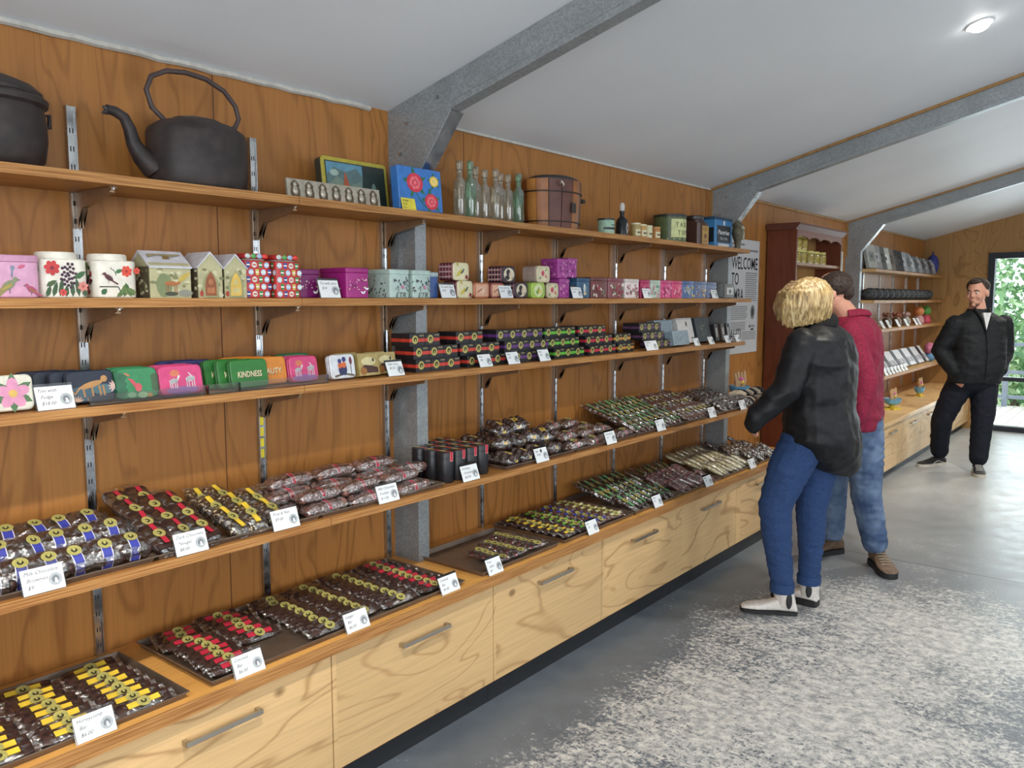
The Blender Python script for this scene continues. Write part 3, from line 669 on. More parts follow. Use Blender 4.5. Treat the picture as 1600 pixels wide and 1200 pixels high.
# carved owl-like figure at the end of the shelf
t = empty('carved_figure', (.222, 5.12, T1), .3, 'small weathered grey carved bird figure at the right end of the top shelf', 'figurine')
GW = C(92, 86, 66, .6, vary=.35, scale=60); GL = C(160, 156, 132, .6, vary=.3, scale=60)
b = MB(); b.lathe([(.014, 0), (.020, .004), (.018, .03), (.026, .06), (.040, .10), (.036, .13), (.030, .145)], GW, 16, sy=1.25); b.ell((0, 0, .15), (.034, .052, .026), GW, 12, 8); b.build('body', t)
b = MB(); b.prism([(-.052, .155), (-.044, .182), (-.03, .164)], -.01, .01, 'x', GW); b.prism([(.052, .155), (.056, .184), (.03, .164)], -.01, .01, 'x', GW); b.build('ear_tufts', t)
b = MB(); b.ell((.03, -.02, .135), (.012, .014, .014), GL, 8, 6); b.ell((.03, .022, .135), (.012, .014, .014), GL, 8, 6); b.ell((.034, 0, .09), (.010, .018, .034), GL, 8, 6); b.build('face_and_breast', t)

# ================================================================ printed tins
def tin_root(name, w_, d, h, body, lid, x, y, z, rz, label, group=None, r=.008, lh=.018, gap=0, cat='tin'):
    t = empty(name, (x, y, z), rz, label, cat, group)
    b = MB(); b.rbox(w_-.003, d-.003, 0, h-lh+.002, body, r); b.build('tin_body', t)
    if lh > 0:
        b = MB(); b.rbox(w_, d, h-lh, h, lid, r+.001, .0025); b.build('lid', t)
    return t
def front(t, w_, d, h, fn, side=None, name='print'):
    b = MB(); F = Face(b, (d/2+.0002, 0, h/2), (0, 1, 0), (0, 0, 1)); fn(F)
    if side: S = Face(b, (0, -w_/2-.0002, h/2), (1, 0, 0), (0, 0, 1)); side(S)
    o = b.build(name, t, smooth=False); return o
T2 = 1.602; G2 = 'printed gift tins on the second shelf'
def rnd(a, b_): return R.uniform(a, b_)
def sprinkle(F, w_, h, n, cols, s0, s1, shape='disc'):
    for k in range(n):
        u, v = rnd(-w_/2, w_/2)*.92, rnd(-h/2, h/2)*.9; s_ = rnd(s0, s1); c_ = cols[k % len(cols)]; F.l = .0003+.00004*(k % 7)
        if shape == 'disc': F.disc(u, v, s_, s_*rnd(.6, 1), c_, 7, rnd(0, 3))
        elif shape == 'leaf': F.leaf(u, v, rnd(0, 6.3), s_*2, s_*.9, c_)
        else: F.flower(u, v, s_, c_, cols[(k+1) % len(cols)], 5, rnd(0, 2))
# A pink tin with peacocks
PK = C(206, 156, 186, .4)
t = tin_root('square_tin', .128, .125, .105, PK, C(190, 140, 170, .4), .168, .802, T2, 0, 'pink tin printed with a peacock pair, far left on the second shelf', G2, .018)
def fa(F):
    F.bird(-.012, -.012, .036, C(132, 138, 108), C(166, 150, 70), C(90, 90, 80)); F.poly([(-.055, -.045), (-.02, -.01), (-.012, -.02), (-.04, -.048)], C(140, 130, 80))
    F.bird(.04, -.022, .026, C(170, 76, 110), C(150, 100, 60), C(90, 90, 80), -1); F.line([(-.004, .008), (-.002, .026)], .004, C(120, 130, 150)); F.disc(-.001, .03, .005, .006, C(120, 130, 150)); F.leaf(.01, .03, .4, .02, .01, C(186, 90, 120)); F.leaf(-.04, .02, 1.2, .03, .01, C(186, 130, 160))
front(t, .128, .125, .086, fa, name='peacock_print')
# B/C white canisters
WH = C(222, 218, 206, .35)
def canister(y, label, fn):
    t = empty('tea_canister', (.165, y, T2), 0, label, 'tin', G2)
    b = MB(); b.rbox(.116, .118, 0, .100, WH, .026, .003, n=6); b.build('tin_body', t)
    b = MB(); b.lathe([(.050, .098), (.050, .112), (.047, .118), (.004, .119)], WH, 28); b.build('lid', t)
    front(t, .116, .118, .1, fn, lambda S: sprinkle(S, .08, .08, 26, [C(52, 84, 50), C(166, 58, 56), C(70, 36, 56), C(120, 140, 84)], .005, .010), 'flower_print')
def fb(F):
    for k in range(7): F.leaf(-.05+k*.016, -.047, 1.2+.1*k, .03+.01*(k % 3), .013, C(56, 84, 56))
    F.up(); F.flower(-.034, .026, .020, C(190, 56, 58), C(120, 30, 40), 7)
    for k in range(26): F.disc(.006+.020*math.cos(k*2.4)*(k/26)**.5, .008+.034*math.sin(k*2.4)*(k/26)**.5, .0042, .0042, C(62, 30, 56), 7)
    F.flower(.04, -.02, .014, C(206, 132, 120), C(170, 80, 80), 6); F.leaf(.02, .0, .6, .034, .016, C(60, 100, 60)); F.flower(-.01, -.036, .01, C(200, 70, 66), C(150, 40, 40)); F.leaf(-.05, -.02, .5, .03, .014, C(70, 92, 56))
canister(.928, 'white canister with red flowers and dark purple berries', fb)
def fc(F):
    F.line([(-.05, -.02), (0, -.02), (.01, -.04)], .003, C(60, 66, 46)); F.bird(-.024, .004, .026, C(96, 52, 60), C(64, 34, 42), C(80, 60, 40), -1)
    for k in range(9): F.leaf(-.006+k*.007, -.047+.004*(k % 3), .6+.25*k, .032, .013, C(66, 100, 54) if k % 2 else C(98, 120, 66))
    F.up(); F.flower(.024, .022, .016, C(206, 74, 52), C(160, 40, 30), 7); F.flower(.052, .024, .01, C(206, 74, 52), C(160, 40, 30)); F.line([(-.02, .03), (-.008, .022), (-.004, .01)], .002, C(60, 80, 50)); F.leaf(-.006, .018, .4, .02, .012, C(60, 110, 66)); F.leaf(-.045, -.04, .8, .02, .016, C(50, 96, 60))
canister(1.060, 'white canister with a brown bird among red flowers', fc)
# D/E/F cottage tins with snowy roofs
STN = C(176, 172, 134, .5); ROOF = C(196, 196, 204, .45)
def stones(F, w_, h):
    for k in range(22):
        u, v = rnd(-w_/2, w_/2)*.9, rnd(-h/2, h/2)*.85; F.disc(u, v, rnd(.005, .010), rnd(.004, .006), C(196, 192, 158) if k % 2 else C(120, 122, 84), 7)
def house(y, w_, d, h, ridge, gable, label, fn, x=.17):
    t = empty('cottage_tin', (x, y, T2), 0, label, 'tin', G2)
    b = MB()
    if gable: b.prism([(-w_/2, 0), (w_/2, 0), (w_/2, h), (0, ridge-.004), (-w_/2, h)], -d/2, d/2, 'x', STN)
    else: b.prism([(-d/2, 0), (d/2, 0), (d/2, h), (0, ridge-.004), (-d/2, h)], -w_/2, w_/2, 'y', STN)
    b.build('tin_body', t, smooth=False)
    b = MB(); q = .004
    if gable: b.prism([(-w_/2-q, h-.004), (0, ridge), (w_/2+q, h-.004), (w_/2+q, h-.008), (0, ridge-.006), (-w_/2-q, h-.008)], -d/2-.001, d/2+.003, 'x', ROOF)
    else: b.prism([(-d/2-q, h-.004), (0, ridge), (d/2+q, h-.004), (d/2+q, h-.008), (0, ridge-.006), (-d/2-q, h-.008)], -w_/2-.003, w_/2+.003, 'y', ROOF)
    if not gable:
        F = Face(b, (d/4+.0022, 0, (h+ridge)/2-.0005), (0, 1, 0), (-d/2, 0, ridge-h)); F.l = .002; F.poly([(-.05, .0), (-.02, .012), (.02, .004), (.05, .014), (.05, .019), (-.05, .018)], C(150, 140, 110)); F.up(2); F.poly([(-.012, -.006), (0, .014), (.014, -.006)], C(132, 110, 60))
    b.build('snowy_roof_lid', t, smooth=False)
    b = MB(); F = Face(b, (d/2+.0003, 0, h/2), (0, 1, 0), (0, 0, 1)); stones(F, w_, h); F.up(); fn(F)
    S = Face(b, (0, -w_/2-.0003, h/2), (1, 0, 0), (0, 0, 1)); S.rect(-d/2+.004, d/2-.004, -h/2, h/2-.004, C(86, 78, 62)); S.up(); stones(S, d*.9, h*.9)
    b.build('cottage_print', t, smooth=False)
def fd(F):
    F.disc(-.02, -.01, .024, .034, C(120, 132, 92), 12); F.up(); F.disc(.0, -.005, .020, .007, C(168, 104, 56), 10); F.poly([(.016, -.004), (.03, .012), (.036, .010), (.022, -.010)], C(168, 104, 56)); F.disc(.036, .013, .006, .004, C(150, 90, 50))
    for u in (-.015, -.009, .010, .016): F.line([(u, -.008), (u+.002, -.034)], .0025, C(140, 90, 52))
    F.disc(.0, -.034, .02, .006, C(60, 68, 50)); F.disc(.042, -.032, .022, .010, C(136, 138, 126)); F.leaf(.02, .0, .6, .05, .016, C(190, 166, 76))
house(1.208, .122, .115, .092, .134, False, 'stone cottage tin with a deer in front and a pale snowy roof', fd)
def door(c1, c2):
    def f(F):
        pts = [(-.018, -.04)]+[(-.018+.018*(k/5), -.005+.036*(k/5)**.6) for k in range(6)]+[(.018*(k/5), -.005+.036*(1-k/5)**.6) for k in range(1, 6)]+[(.018, -.04)]
        F.poly([(u*1.45, v*1.15) for u, v in pts], C(150, 150, 108)); F.up(); F.poly(pts, c1); F.up(); F.disc(0, 0, .008, .009, c2, 9); F.rect(-.012, .012, -.032, -.016, c2); F.disc(-.03, -.034, .006, .009, C(160, 60, 46))
    return f
house(1.330, .078, .120, .094, .136, True, 'gabled stone cottage tin with a reddish brown arched door', door(C(140, 80, 46), C(170, 110, 70)))
house(1.414, .074, .120, .094, .133, True, 'gabled stone cottage tin with a yellow lit arched door', door(C(212, 176, 82), C(196, 182, 120)))
# G/H red bauble tins
def bauble(y, label):
    w_ = .098; t = empty('christmas_tin', (.17, y, T2), 0, label, 'tin', G2)
    b = MB(); b.rbox(w_, .098, 0, .116, C(186, 44, 46, .35), .016, .002, n=3); b.build('tin_body', t)
    b = MB(); b.rbox(w_*.8, .078, .116, .122, C(180, 180, 170, .35), .02); b.rbox(w_*.86, .084, .122, .138, C(176, 50, 50, .35), .02)
    for k in range(4): b.ell((.042, -.032+k*.021, .130), (.004, .010, .008), (C(196, 206, 204), C(90, 160, 90), C(160, 180, 210), C(214, 60, 50))[k], 8, 6)
    b.build('lid', t)
    def f(F):
        cols = [C(176, 200, 226), C(58, 138, 72), C(214, 214, 204), C(60, 70, 140), C(196, 220, 230), C(206, 190, 90)]
        for r_ in range(5):
            for c_ in range(4):
                u, v = -.033+c_*.022+(.006 if r_ % 2 else -.004), -.045+r_*.0225; k = (r_*3+c_*5+int(y*10)) % 6
                F.l = .0004; (F.disc(u, v, .0095, .009, cols[k], 10) if k % 2 == 0 else F.poly([(u-.007, v+.009), (u+.007, v+.009), (u+.005, v-.009), (u-.005, v-.009)], cols[k])); F.up(); F.rect(u-.006, u+.006, v-.002, v+.002, C(240, 240, 236) if k != 2 else C(190, 60, 50))
    front(t, w_, .098, .116, f, f, 'bauble_print')
bauble(1.502, 'red tin covered in baubles, beside the yellow-door cottage tin')
bauble(1.616, 'red tin covered in baubles, beside the small purple tin')
# I, K magenta tins
MG = C(160, 36, 122, .38); MGD = C(112, 24, 92, .4)
def fk(F):
    sprinkle(F, .09, .05, 26, [C(226, 170, 180), C(96, 16, 84), C(230, 206, 150), C(240, 230, 232)], .0025, .005, 'leaf'); F.up(3)
    F.leaf(.02, -.03, .8, .016, .008, C(236, 232, 240)); F.leaf(.02, -.03, 2.3, .013, .007, C(236, 232, 240)); F.leaf(.034, -.015, .4, .014, .008, C(236, 232, 240)); F.leaf(.034, -.015, 1.9, .012, .006, C(236, 232, 240))
t = tin_root('square_tin', .09, .13, .096, MGD, MGD, .135, 1.712, T2, 0, 'dark purple tin half hidden behind a price card', G2); front(t, .09, .13, .09, fk, fk)
t = tin_root('square_tin', .104, .15, .105, MG, C(150, 30, 112, .38), .160, 1.890, T2, 0, 'bright magenta tin with pale petals and a white butterfly', G2); front(t, .104, .15, .09, fk, fk)
# L, M mint tins, N blue
MT = C(176, 198, 190, .4)
def fm(F):
    for k in range(9): F.leaf(-.03+.009*k*(1 if k % 2 else .8), .012+.004*(k % 4)-.01*(k//6), 1.5+.9*k, .014, .006, C(52, 58, 66)); F.disc(.03+.004*(k % 3), .03-.006*k, .0028, .0028, C(60, 60, 70), 7)
    F.flower(.012, -.004, .008, C(190, 110, 150), C(220, 160, 180)); F.line([(-.022, -.012), (-.008, .0), (-.010, -.02)], .002, C(60, 64, 72)); F.text('ETR', -.022, -.042, .026, C(60, 66, 60), .25, width=.05)
def fms(F): sprinkle(F, .11, .08, 26, [C(70, 84, 84), C(96, 50, 70), C(120, 140, 130)], .004, .008, 'leaf')
for y, w_, lb in ((2.090, .100, 'pale mint floral tin, the wider left one of the pair'), (2.205, .096, 'pale mint floral tin, the right one beside the blue tin')):
    t = tin_root('square_tin', w_, .15 if y < 2.1 else .085, .105, MT, MT, .160 if y < 2.1 else .192, y, T2, 0, lb, G2); front(t, w_, .15 if y < 2.1 else .085, .09, fm, fms)
t = tin_root('square_tin', .052, .11, .100, C(56, 84, 140, .4), C(160, 176, 180, .4), .165, 2.285, T2, 0, 'narrow blue tin behind a price card, beside the mint tins', G2)
# small rounded tins, some stacked two high
def small(y, z, w_, h, body, lbl, fn, side=None, x=.185, d=.085, lid=None, r=.016, rz=0):
    t = empty('small_tin', (x, y, z), rz, lbl, 'tin', G2)
    b = MB(); b.X = Matrix.Translation((0, 0, h/2)) @ Matrix.Rotation(PI/2, 4, 'Y'); b.rbox(w_, h, -d/2, d/2-.012, body, r, .002); b.build('tin_body', t)
    b = MB(); b.X = Matrix.Translation((0, 0, h/2)) @ Matrix.Rotation(PI/2, 4, 'Y'); b.rbox(w_+.001, h+.0005, d/2-.012, d/2, lid or body, r, .003); b.build('lid', t)
    front(t, w_, d, h, fn, side)
CR = C(214, 206, 168, .4)
def fbird(F): F.disc(0, 0, .036, .030, CR, 16); F.up(); F.bird(.004, .0, .022, C(62, 92, 110), C(44, 56, 60), C(200, 180, 60)); F.leaf(-.032, -.02, .6, .05, .016, C(196, 180, 70)); F.flower(.03, -.022, .010, C(140, 40, 50), C(90, 20, 30)); F.leaf(-.02, .02, 2, .02, .01, C(190, 170, 60))
def plaid(S):
    for k in range(5): S.rect(-.036+k*.017, -.030+k*.017, -.03, .03, C(176, 120, 130))
    S.up()
    for k in range(3): S.rect(-.038, .03, -.024+k*.02, -.018+k*.02, C(200, 170, 160))
small(2.455, T2, .092, .070, C(110, 50, 60, .4), 'cream bird tin, lower one of the stacked pair', fbird, plaid, lid=CR)
small(2.432, T2+.0715, .092, .070, C(110, 50, 60, .4), 'cream bird tin, upper one of the stacked pair', fbird, plaid, lid=CR)
def fcop(F): F.rect(-.038, .038, -.024, .024, C(206, 160, 132)); F.up(); F.disc(.0, 0, .02, .014, C(222, 186, 160)); F.leaf(-.03, -.01, .5, .04, .01, C(170, 110, 90))
small(2.556, T2, .098, .065, C(178, 112, 82, .3, .3), 'copper coloured tin right of the bird tins', fcop)
small(2.660, T2, .088, .065, C(150, 84, 74, .35, .2), 'reddish tin with its front behind a price card', fcop)
def fport(F): F.disc(0, 0, .036, .028, C(206, 196, 170), 16); F.up(); F.disc(-.006, .008, .013, .014, C(36, 32, 38)); F.disc(-.012, -.014, .016, .010, C(36, 32, 38)); F.disc(.006, .0, .007, .009, C(206, 178, 150)); F.leaf(.014, -.02, .6, .02, .008, C(150, 130, 90))
small(2.822, T2, .092, .070, C(52, 36, 46, .4), 'dark tin with a lady silhouette, lower of the two', fport, plaid)
small(2.735, T2+.0665, .090, .070, C(52, 36, 46, .4), 'dark tin with a lady silhouette, stacked on the reddish tins', fport, plaid)
def fgrn(F): F.disc(0, 0, .032, .028, C(206, 214, 166), 14); F.up(); F.leaf(-.01, -.02, 1.2, .04, .016, C(132, 160, 60)); F.flower(.012, -.004, .010, C(214, 190, 70), C(240, 230, 150)); F.leaf(.0, -.02, 2.4, .03, .01, C(110, 150, 50))
small(2.945, T2, .102, .070, C(160, 190, 84, .35), 'lime green floral tin', fgrn)
def fflo(F): F.disc(0, 0, .034, .029, C(208, 200, 168), 14); F.up(); F.flower(-.008, .004, .014, C(196, 84, 100), C(160, 50, 70), 7); F.flower(.016, -.010, .009, C(206, 120, 120), C(160, 60, 70)); F.leaf(-.02, -.01, 4, .02, .008, C(96, 120, 80)); F.leaf(.01, .012, .8, .018, .008, C(96, 120, 80))
small(3.058, T2, .090, .070, C(120, 96, 80, .4), 'cream tin with pink roses, lower one', fflo, lid=C(190, 180, 150))
small(2.985, T2+.0715, .098, .074, C(170, 150, 140, .4), 'cream tin with pink roses, upper one on the lime tin', fflo, lid=C(200, 190, 160))
PU = C(156, 62, 140, .4)
def fpu(F): sprinkle(F, .07, .08, 18, [C(186, 110, 176), C(120, 40, 110), C(200, 130, 170)], .004, .008)
for y, z, lb in ((3.155, T2, 'purple box, lower one of the stack'), (3.140, T2+.0925, 'purple box, upper left one of the stack')):
    t = tin_root('purple_box', .082, .10, .0915, PU, PU, .175, y, z, 0, lb, G2, .003, .02, cat='box'); front(t, .082, .10, .08, fpu, fpu)
t = tin_root('square_tin', .110, .12, .098, C(56, 92, 122, .4), C(48, 80, 110, .4), .170, 3.310, T2, 0, 'steel blue tin with a pale seahorse print', G2, .006)
def fsea(F): F.disc(.004, .004, .010, .022, C(196, 206, 206), 10); F.disc(.008, -.022, .014, .008, C(196, 180, 150)); F.leaf(.02, -.02, 1.5, .04, .006, C(140, 170, 180))
front(t, .110, .12, .09, fsea)
t = tin_root('purple_box', .076, .09, .0915, PU, PU, .170, 3.235, T2+.0985, 0, 'purple box, upper right one standing on the blue tin', G2, .003, .02, cat='box'); front(t, .076, .09, .08, fpu, fpu)
far = [(3.461, .148, .104, (108, 60, 62), [(206, 196, 186), (150, 50, 66), (120, 120, 100)], 'maroon and cream floral tin, left of a similar pair'),
       (3.619, .148, .104, (132, 76, 84), [(206, 200, 190), (140, 40, 60), (110, 116, 90)], 'dark rose floral tin, right of the maroon one'),
       (3.780, .146, .102, (214, 204, 202), [(140, 70, 84), (120, 110, 100), (176, 120, 130)], 'white tin sprinkled with small plum flowers'),
       (3.925, .100, .100, (170, 40, 90), [(200, 90, 130)], 'narrow crimson tin behind a price card'),
       (4.035, .112, .100, (178, 198, 184), [(120, 150, 130), (200, 150, 160)], 'pale sage tin right of the crimson one'),
       (4.157, .122, .101, (196, 66, 122), [(226, 140, 170), (160, 40, 100)], 'hot pink tin, left of the pink pair'),
       (4.291, .124, .101, (204, 72, 118), [(232, 150, 170), (180, 50, 90)], 'rose pink tin, right of the pink pair'),
       (4.431, .146, .102, (82, 108, 156), [(196, 176, 96), (150, 170, 200)], 'mid blue tin with yellow blooms, left one'),
       (4.600, .160, .102, (98, 116, 150), [(196, 166, 110), (170, 180, 196), (120, 90, 80)], 'grey blue tin with tan figures, middle one'),
       (4.755, .120, .100, (112, 126, 158), [(170, 180, 200)], 'pale slate blue tin beside the end price card')]
for y, w_, h, c_, cols, lb in far:
    t = tin_root('square_tin', w_, .11, h, C(*c_, .4), C(*[int(v*.93) for v in c_], .4), .170, y, T2, 0, lb, G2, .010)
    front(t, w_, .11, h-.02, lambda F: sprinkle(F, w_, .07, 22, [C(*q) for q in cols], .005, .012))
t = tin_root('card_box', .12, .10, .096, C(30, 32, 38, .5), C(30, 32, 38, .5), .16, 4.885, T2, 0, 'black card box near the right end of the second shelf', G2, .002, .0, cat='box')
t = tin_root('card_box', .15, .10, .092, C(120, 122, 120, .5), C(120, 122, 120, .5), .16, 5.05, T2, 0, 'grey printed card box at the right end of the second shelf', G2, .002, .0, cat='box')
front(t, .15, .10, .09, lambda F: (F.rect(-.05, .05, -.02, .025, C(196, 196, 190)), F.up(), F.disc(0, 0, .02, .015, C(90, 100, 96))))

# ================================================================ THIRD SHELF
T3 = 1.319; G3 = 'flat tins on the third shelf'
def flat_tin(x, y, w_, h, body, label, fn, lean=12, rz=0, depth=.026, lid=None, name='flat_tin', z=T3, grp=G3):
    """shallow tin standing on its long edge and leaning back"""
    t = empty(name, (x, y, z+.0025+depth*math.sin(math.radians(lean))), 0, label, 'tin', grp); t.rotation_euler = (0, math.radians(-lean), rz)
    b = MB(); b.X = Matrix.Translation((0, 0, h/2)) @ Matrix.Rotation(PI/2, 4, 'Y'); b.rbox(w_, h, -depth, -.012, body, .014, .002); b.build('tin_body', t)
    b = MB(); b.X = Matrix.Translation((0, 0, h/2)) @ Matrix.Rotation(PI/2, 4, 'Y'); b.rbox(w_+.001, h+.0005, -.0118, 0, lid or body, .015, .003); b.build('lid', t)
    b = MB(); F = Face(b, (.0002, 0, h/2), (0, 1, 0), (0, 0, 1)); fn(F); b.build('print', t, smooth=False); return t
def ffl(F):
    for k in range(6): F.leaf(0, 0, k*1.05+.5, .05, .022, C(78, 110, 74))
    F.up(); F.flower(0, -.002, .040, C(206, 140, 172), C(206, 170, 90), 5, .3)
flat_tin(.232, .786, .094, .088, C(206, 204, 190, .4), 'cream tin with a large pink flower at the left end', ffl, 9)
NV = C(36, 44, 60, .4)
def fle(F):
    F.disc(-.03, -.02, .03, .02, C(66, 92, 106)); F.disc(.03, -.01, .034, .014, C(74, 104, 112)); F.up(); F.disc(.0, .004, .032, .008, C(178, 134, 84), 12, .25); F.disc(.034, .018, .009, .009, C(178, 134, 84)); F.line([(-.03, -.002), (-.045, -.02), (-.05, -.01)], .004, C(178, 134, 84))
    for u in (-.022, .0, .02, .03): F.line([(u, 0), (u+.002, -.028)], .005, C(168, 124, 76))
    for k in range(5): F.leaf(.062, -.005, 2.0+.5*k, .02, .006, C(200, 170, 160)); F.leaf(-.04, -.04, .4+.5*k, .018, .005, C(196, 160, 140))
for i in range(4): flat_tin(.215-.030*i, .983-.030*i, .120, .085, NV, 'navy tin with a spotted cat among plants, %s of four from the front' % ORD[i], fle, 10, grp='navy wildlife tins')
GT = C(58, 132, 88, .4)
def ffa(F):
    for k in range(10): F.disc(-.05+.004*(k % 3), -.03+.006*k, .012, .008, C(50, 100, 74)); F.disc(.05, -.02+.004*k, .012, .008, C(70, 96, 70))
    F.up(); F.poly([(-.028, .016), (-.012, .010), (.008, -.022), (-.002, -.024)], C(196, 84, 92)); F.disc(0, -.012, .010, .012, C(206, 90, 100)); F.up(); F.disc(-.02, -.032, .012, .008, C(130, 170, 130)); F.disc(.01, -.034, .014, .009, C(150, 180, 140)); F.disc(.03, -.036, .008, .006, C(190, 140, 80)); F.leaf(-.02, .02, 2.6, .02, .006, C(200, 120, 90))
for i in range(3): flat_tin(.225-.032*i, 1.104, .114, .084, GT, 'green tin with a pink bird, %s of three from the front' % ORD[i], ffa, 10, grp='green wildlife tins')
PN = C(200, 70, 120, .4)
def fze(F):
    F.disc(.0, -.03, .05, .012, C(150, 96, 160)); F.disc(-.02, .02, .014, .010, C(206, 120, 90)); F.up()
    for q, (u, v, k) in enumerate(((-.026, -.002, 1), (.026, .002, 1.15))):
        F.disc(u, v, .013*k, .007*k, C(206, 204, 206), 10, .15); F.poly([(u+.008*k, v), (u+(.016 if q == 0 else -.006)*k, v+.016*k), (u+(.022 if q == 0 else 0)*k, v+.014*k), (u+.012*k, v-.003)], C(206, 204, 206))
        for s_ in (-.010, -.004, .004, .010): F.line([(u+s_*k, v), (u+s_*k, v-.022*k)], .003, C(190, 188, 192))
        F.up()
        for s_ in range(6): F.line([(u-.010+.004*s_, v-.006), (u-.008+.004*s_, v+.006)], .0014, C(52, 44, 60))
        F.l -= .0003
for i in range(3): flat_tin(.238-.030*i, 1.227, .130, .084, PN, 'pink tin with two zebras behind the clear lip, %s of three from front' % ORD[i], fze, 11, grp='pink zebra tins, left stack')
CREAM = C(226, 214, 176, .5)
def word(s_, c_, w_=.085):
    def f(F): F.text(s_, -w_/2+.0016, -.0126, .026, C(60, 40, 36), width=w_, thick=.02); F.up(); F.text(s_, -w_/2, -.011, .026, CREAM, width=w_, thick=.012)
    return f
flat_tin(.120, 1.332, .130, .088, C(44, 46, 96, .4), 'navy tin lettered COURAGE, standing behind the clear holder', word('COURAGE', 0, .098), 10)
flat_tin(.090, 1.30, .130, .088, C(44, 46, 96, .4), 'plain-looking navy tin stacked behind the COURAGE tin', word('COURAGE', 0, .098), 10)
for i in range(3): flat_tin(.228-.030*i, 1.458-.026*i, .130, .088, C(44, 112, 48, .4), 'deep green tin lettered KINDNESS, %s from the front' % ORD[i], word('KINDNESS', 0), 10, grp='green word tins')
for i in range(4): flat_tin(.190-.028*i, 1.562-.022*i, .118, .088, C(206, 130, 50, .4), 'orange tin lettered BEAUTY, %s from the front' % ORD[i], word('BEAUTY', 0, .08), 10, grp='orange word tins')
for i in range(3): flat_tin(.205-.027*i, 1.681, .112, .084, PN, 'pink zebra tin right of the orange tins, %s from the front' % ORD[i], fze, 10, grp='pink zebra tins, right stack')
for i in range(2): flat_tin(.120-.028*i, 1.716, .112, .088, C(50, 108, 70, .4), 'plain green tin behind the right pink zebra tins, %s' % ('front one' if i == 0 else 'back one'), lambda F: F.rect(-.04, .04, -.02, .02, C(56, 116, 76)), 10)
def fpar(F):
    F.line([(-.04, -.034), (.0, -.026), (.045, -.034)], .007, C(96, 88, 72)); F.disc(-.008, -.012, .013, .020, C(44, 50, 92)); F.disc(.004, -.010, .012, .022, C(44, 50, 92)); F.up(); F.disc(-.012, .004, .010, .011, C(196, 96, 52)); F.disc(.004, .005, .010, .011, C(206, 104, 56)); F.up(); F.disc(-.013, .019, .008, .008, C(48, 58, 120)); F.disc(.006, .024, .009, .009, C(48, 58, 120)); F.line([(.034, -.03), (.034, .01)], .003, C(96, 110, 100)); F.disc(.035, .018, .006, .014, C(110, 40, 60))
flat_tin(.226, 1.828, .108, .083, C(206, 210, 216, .4), 'white tin with two parrots on a branch', fpar, 10)
GB = C(168, 150, 96, .4); 
def fgold(F):
    F.disc(.0, .012, .034, .016, C(206, 196, 150)); F.up(); F.poly([(-.04, -.012), (-.02, .0), (.01, -.004), (.04, -.012), (.04, -.03), (-.04, -.03)], C(72, 46, 40)); F.disc(-.028, -.022, .016, .014, C(150, 100, 50)); F.disc(.022, .016, .005, .007, C(60, 60, 50)); F.text('Choc', -.02, -.034, .016, C(206, 190, 140), .3, width=.05)
for i, (x, y) in enumerate(((.222, 1.950), (.180, 1.930), (.205, 2.050), (.160, 2.040), (.120, 1.935))):
    t = empty('gift_box', (x, y, T3+.008), 0, 'gold patterned chocolate box, %s' % ('front one beside the white parrot tin', 'second one behind the front box', 'front one above the price card', 'back one near the black boxes', 'rearmost one against the wall')[i], 'box', 'gold patterned boxes'); t.rotation_euler = (0, math.radians(-12), 0)
    b = MB(); b.box(-.03, 0, -.048, .048, 0, .078, GB); b.build('box_body', t, smooth=False)
    b = MB(); fgold(Face(b, (.0003, 0, .039), (0, 1, 0), (0, 0, 1))); b.build('print', t, smooth=False)
# clear lipped acrylic holders in front of the tins
for y0, y1, lb in ((.955, 1.285, 'long clear acrylic lip in front of the navy, green and pink tins'), (1.295, 1.395, 'short clear acrylic holder in front of the COURAGE tin'), (1.40, 1.735, 'clear acrylic lip in front of the KINDNESS and BEAUTY tins')):
    b = MB(); b.box(.243, .256, y0, y1, T3, T3+.002, M['acrylic']); b.box(.254, .256, y0, y1, T3+.002, T3+.030, M['acrylic']); b.box(.243, .256, y0, y0+.002, T3+.002, T3+.028, M['acrylic']); b.box(.243, .256, y1-.002, y1, T3+.002, T3+.028, M['acrylic'])
    tag(b.build('acrylic_holder', smooth=False), lb, 'display holder')

# small black boxes with coloured bands and round gold stickers
BC = {'red': (196, 62, 48), 'purple': (96, 54, 120), 'lime': (92, 176, 56), 'crimson': (186, 44, 62), 'amber': (190, 130, 50), 'plum': (92, 62, 96)}
BW, BH, BDp = .081, .0485, .050
bp = {}
for k_, c_ in BC.items():
    t = empty('truffle_box'); b = MB(); b.box(-BDp, 0, -BW/2, BW/2, 0, BH, M['black_card']); b.box(-BDp-.0002, -.0001, -BW/2-.0003, BW/2+.0003, .017, .030, C(*c_, .4)); b.box(-.0002, .0003, -BW/2, BW/2, .017, .030, C(*c_, .4)); b.build('carton', t, smooth=False)
    b = MB(); F = Face(b, (.0005, -.012, .026), (0, 1, 0), (0, 0, 1)); F.disc(0, 0, .0165, .0165, M['gold'], 18); F.up(); F.disc(.001, 0, .009, .010, M['gold_dark'], 12); F.up(); F.poly([(-.003, -.009), (.0, .004), (.004, .002), (.005, -.009)], M['gold']); F.l = .0003
    F.rect(.022, .048, .012, .018, C(130, 118, 92)); b.build('round_sticker', t, smooth=False); bp[k_] = Proto(t)
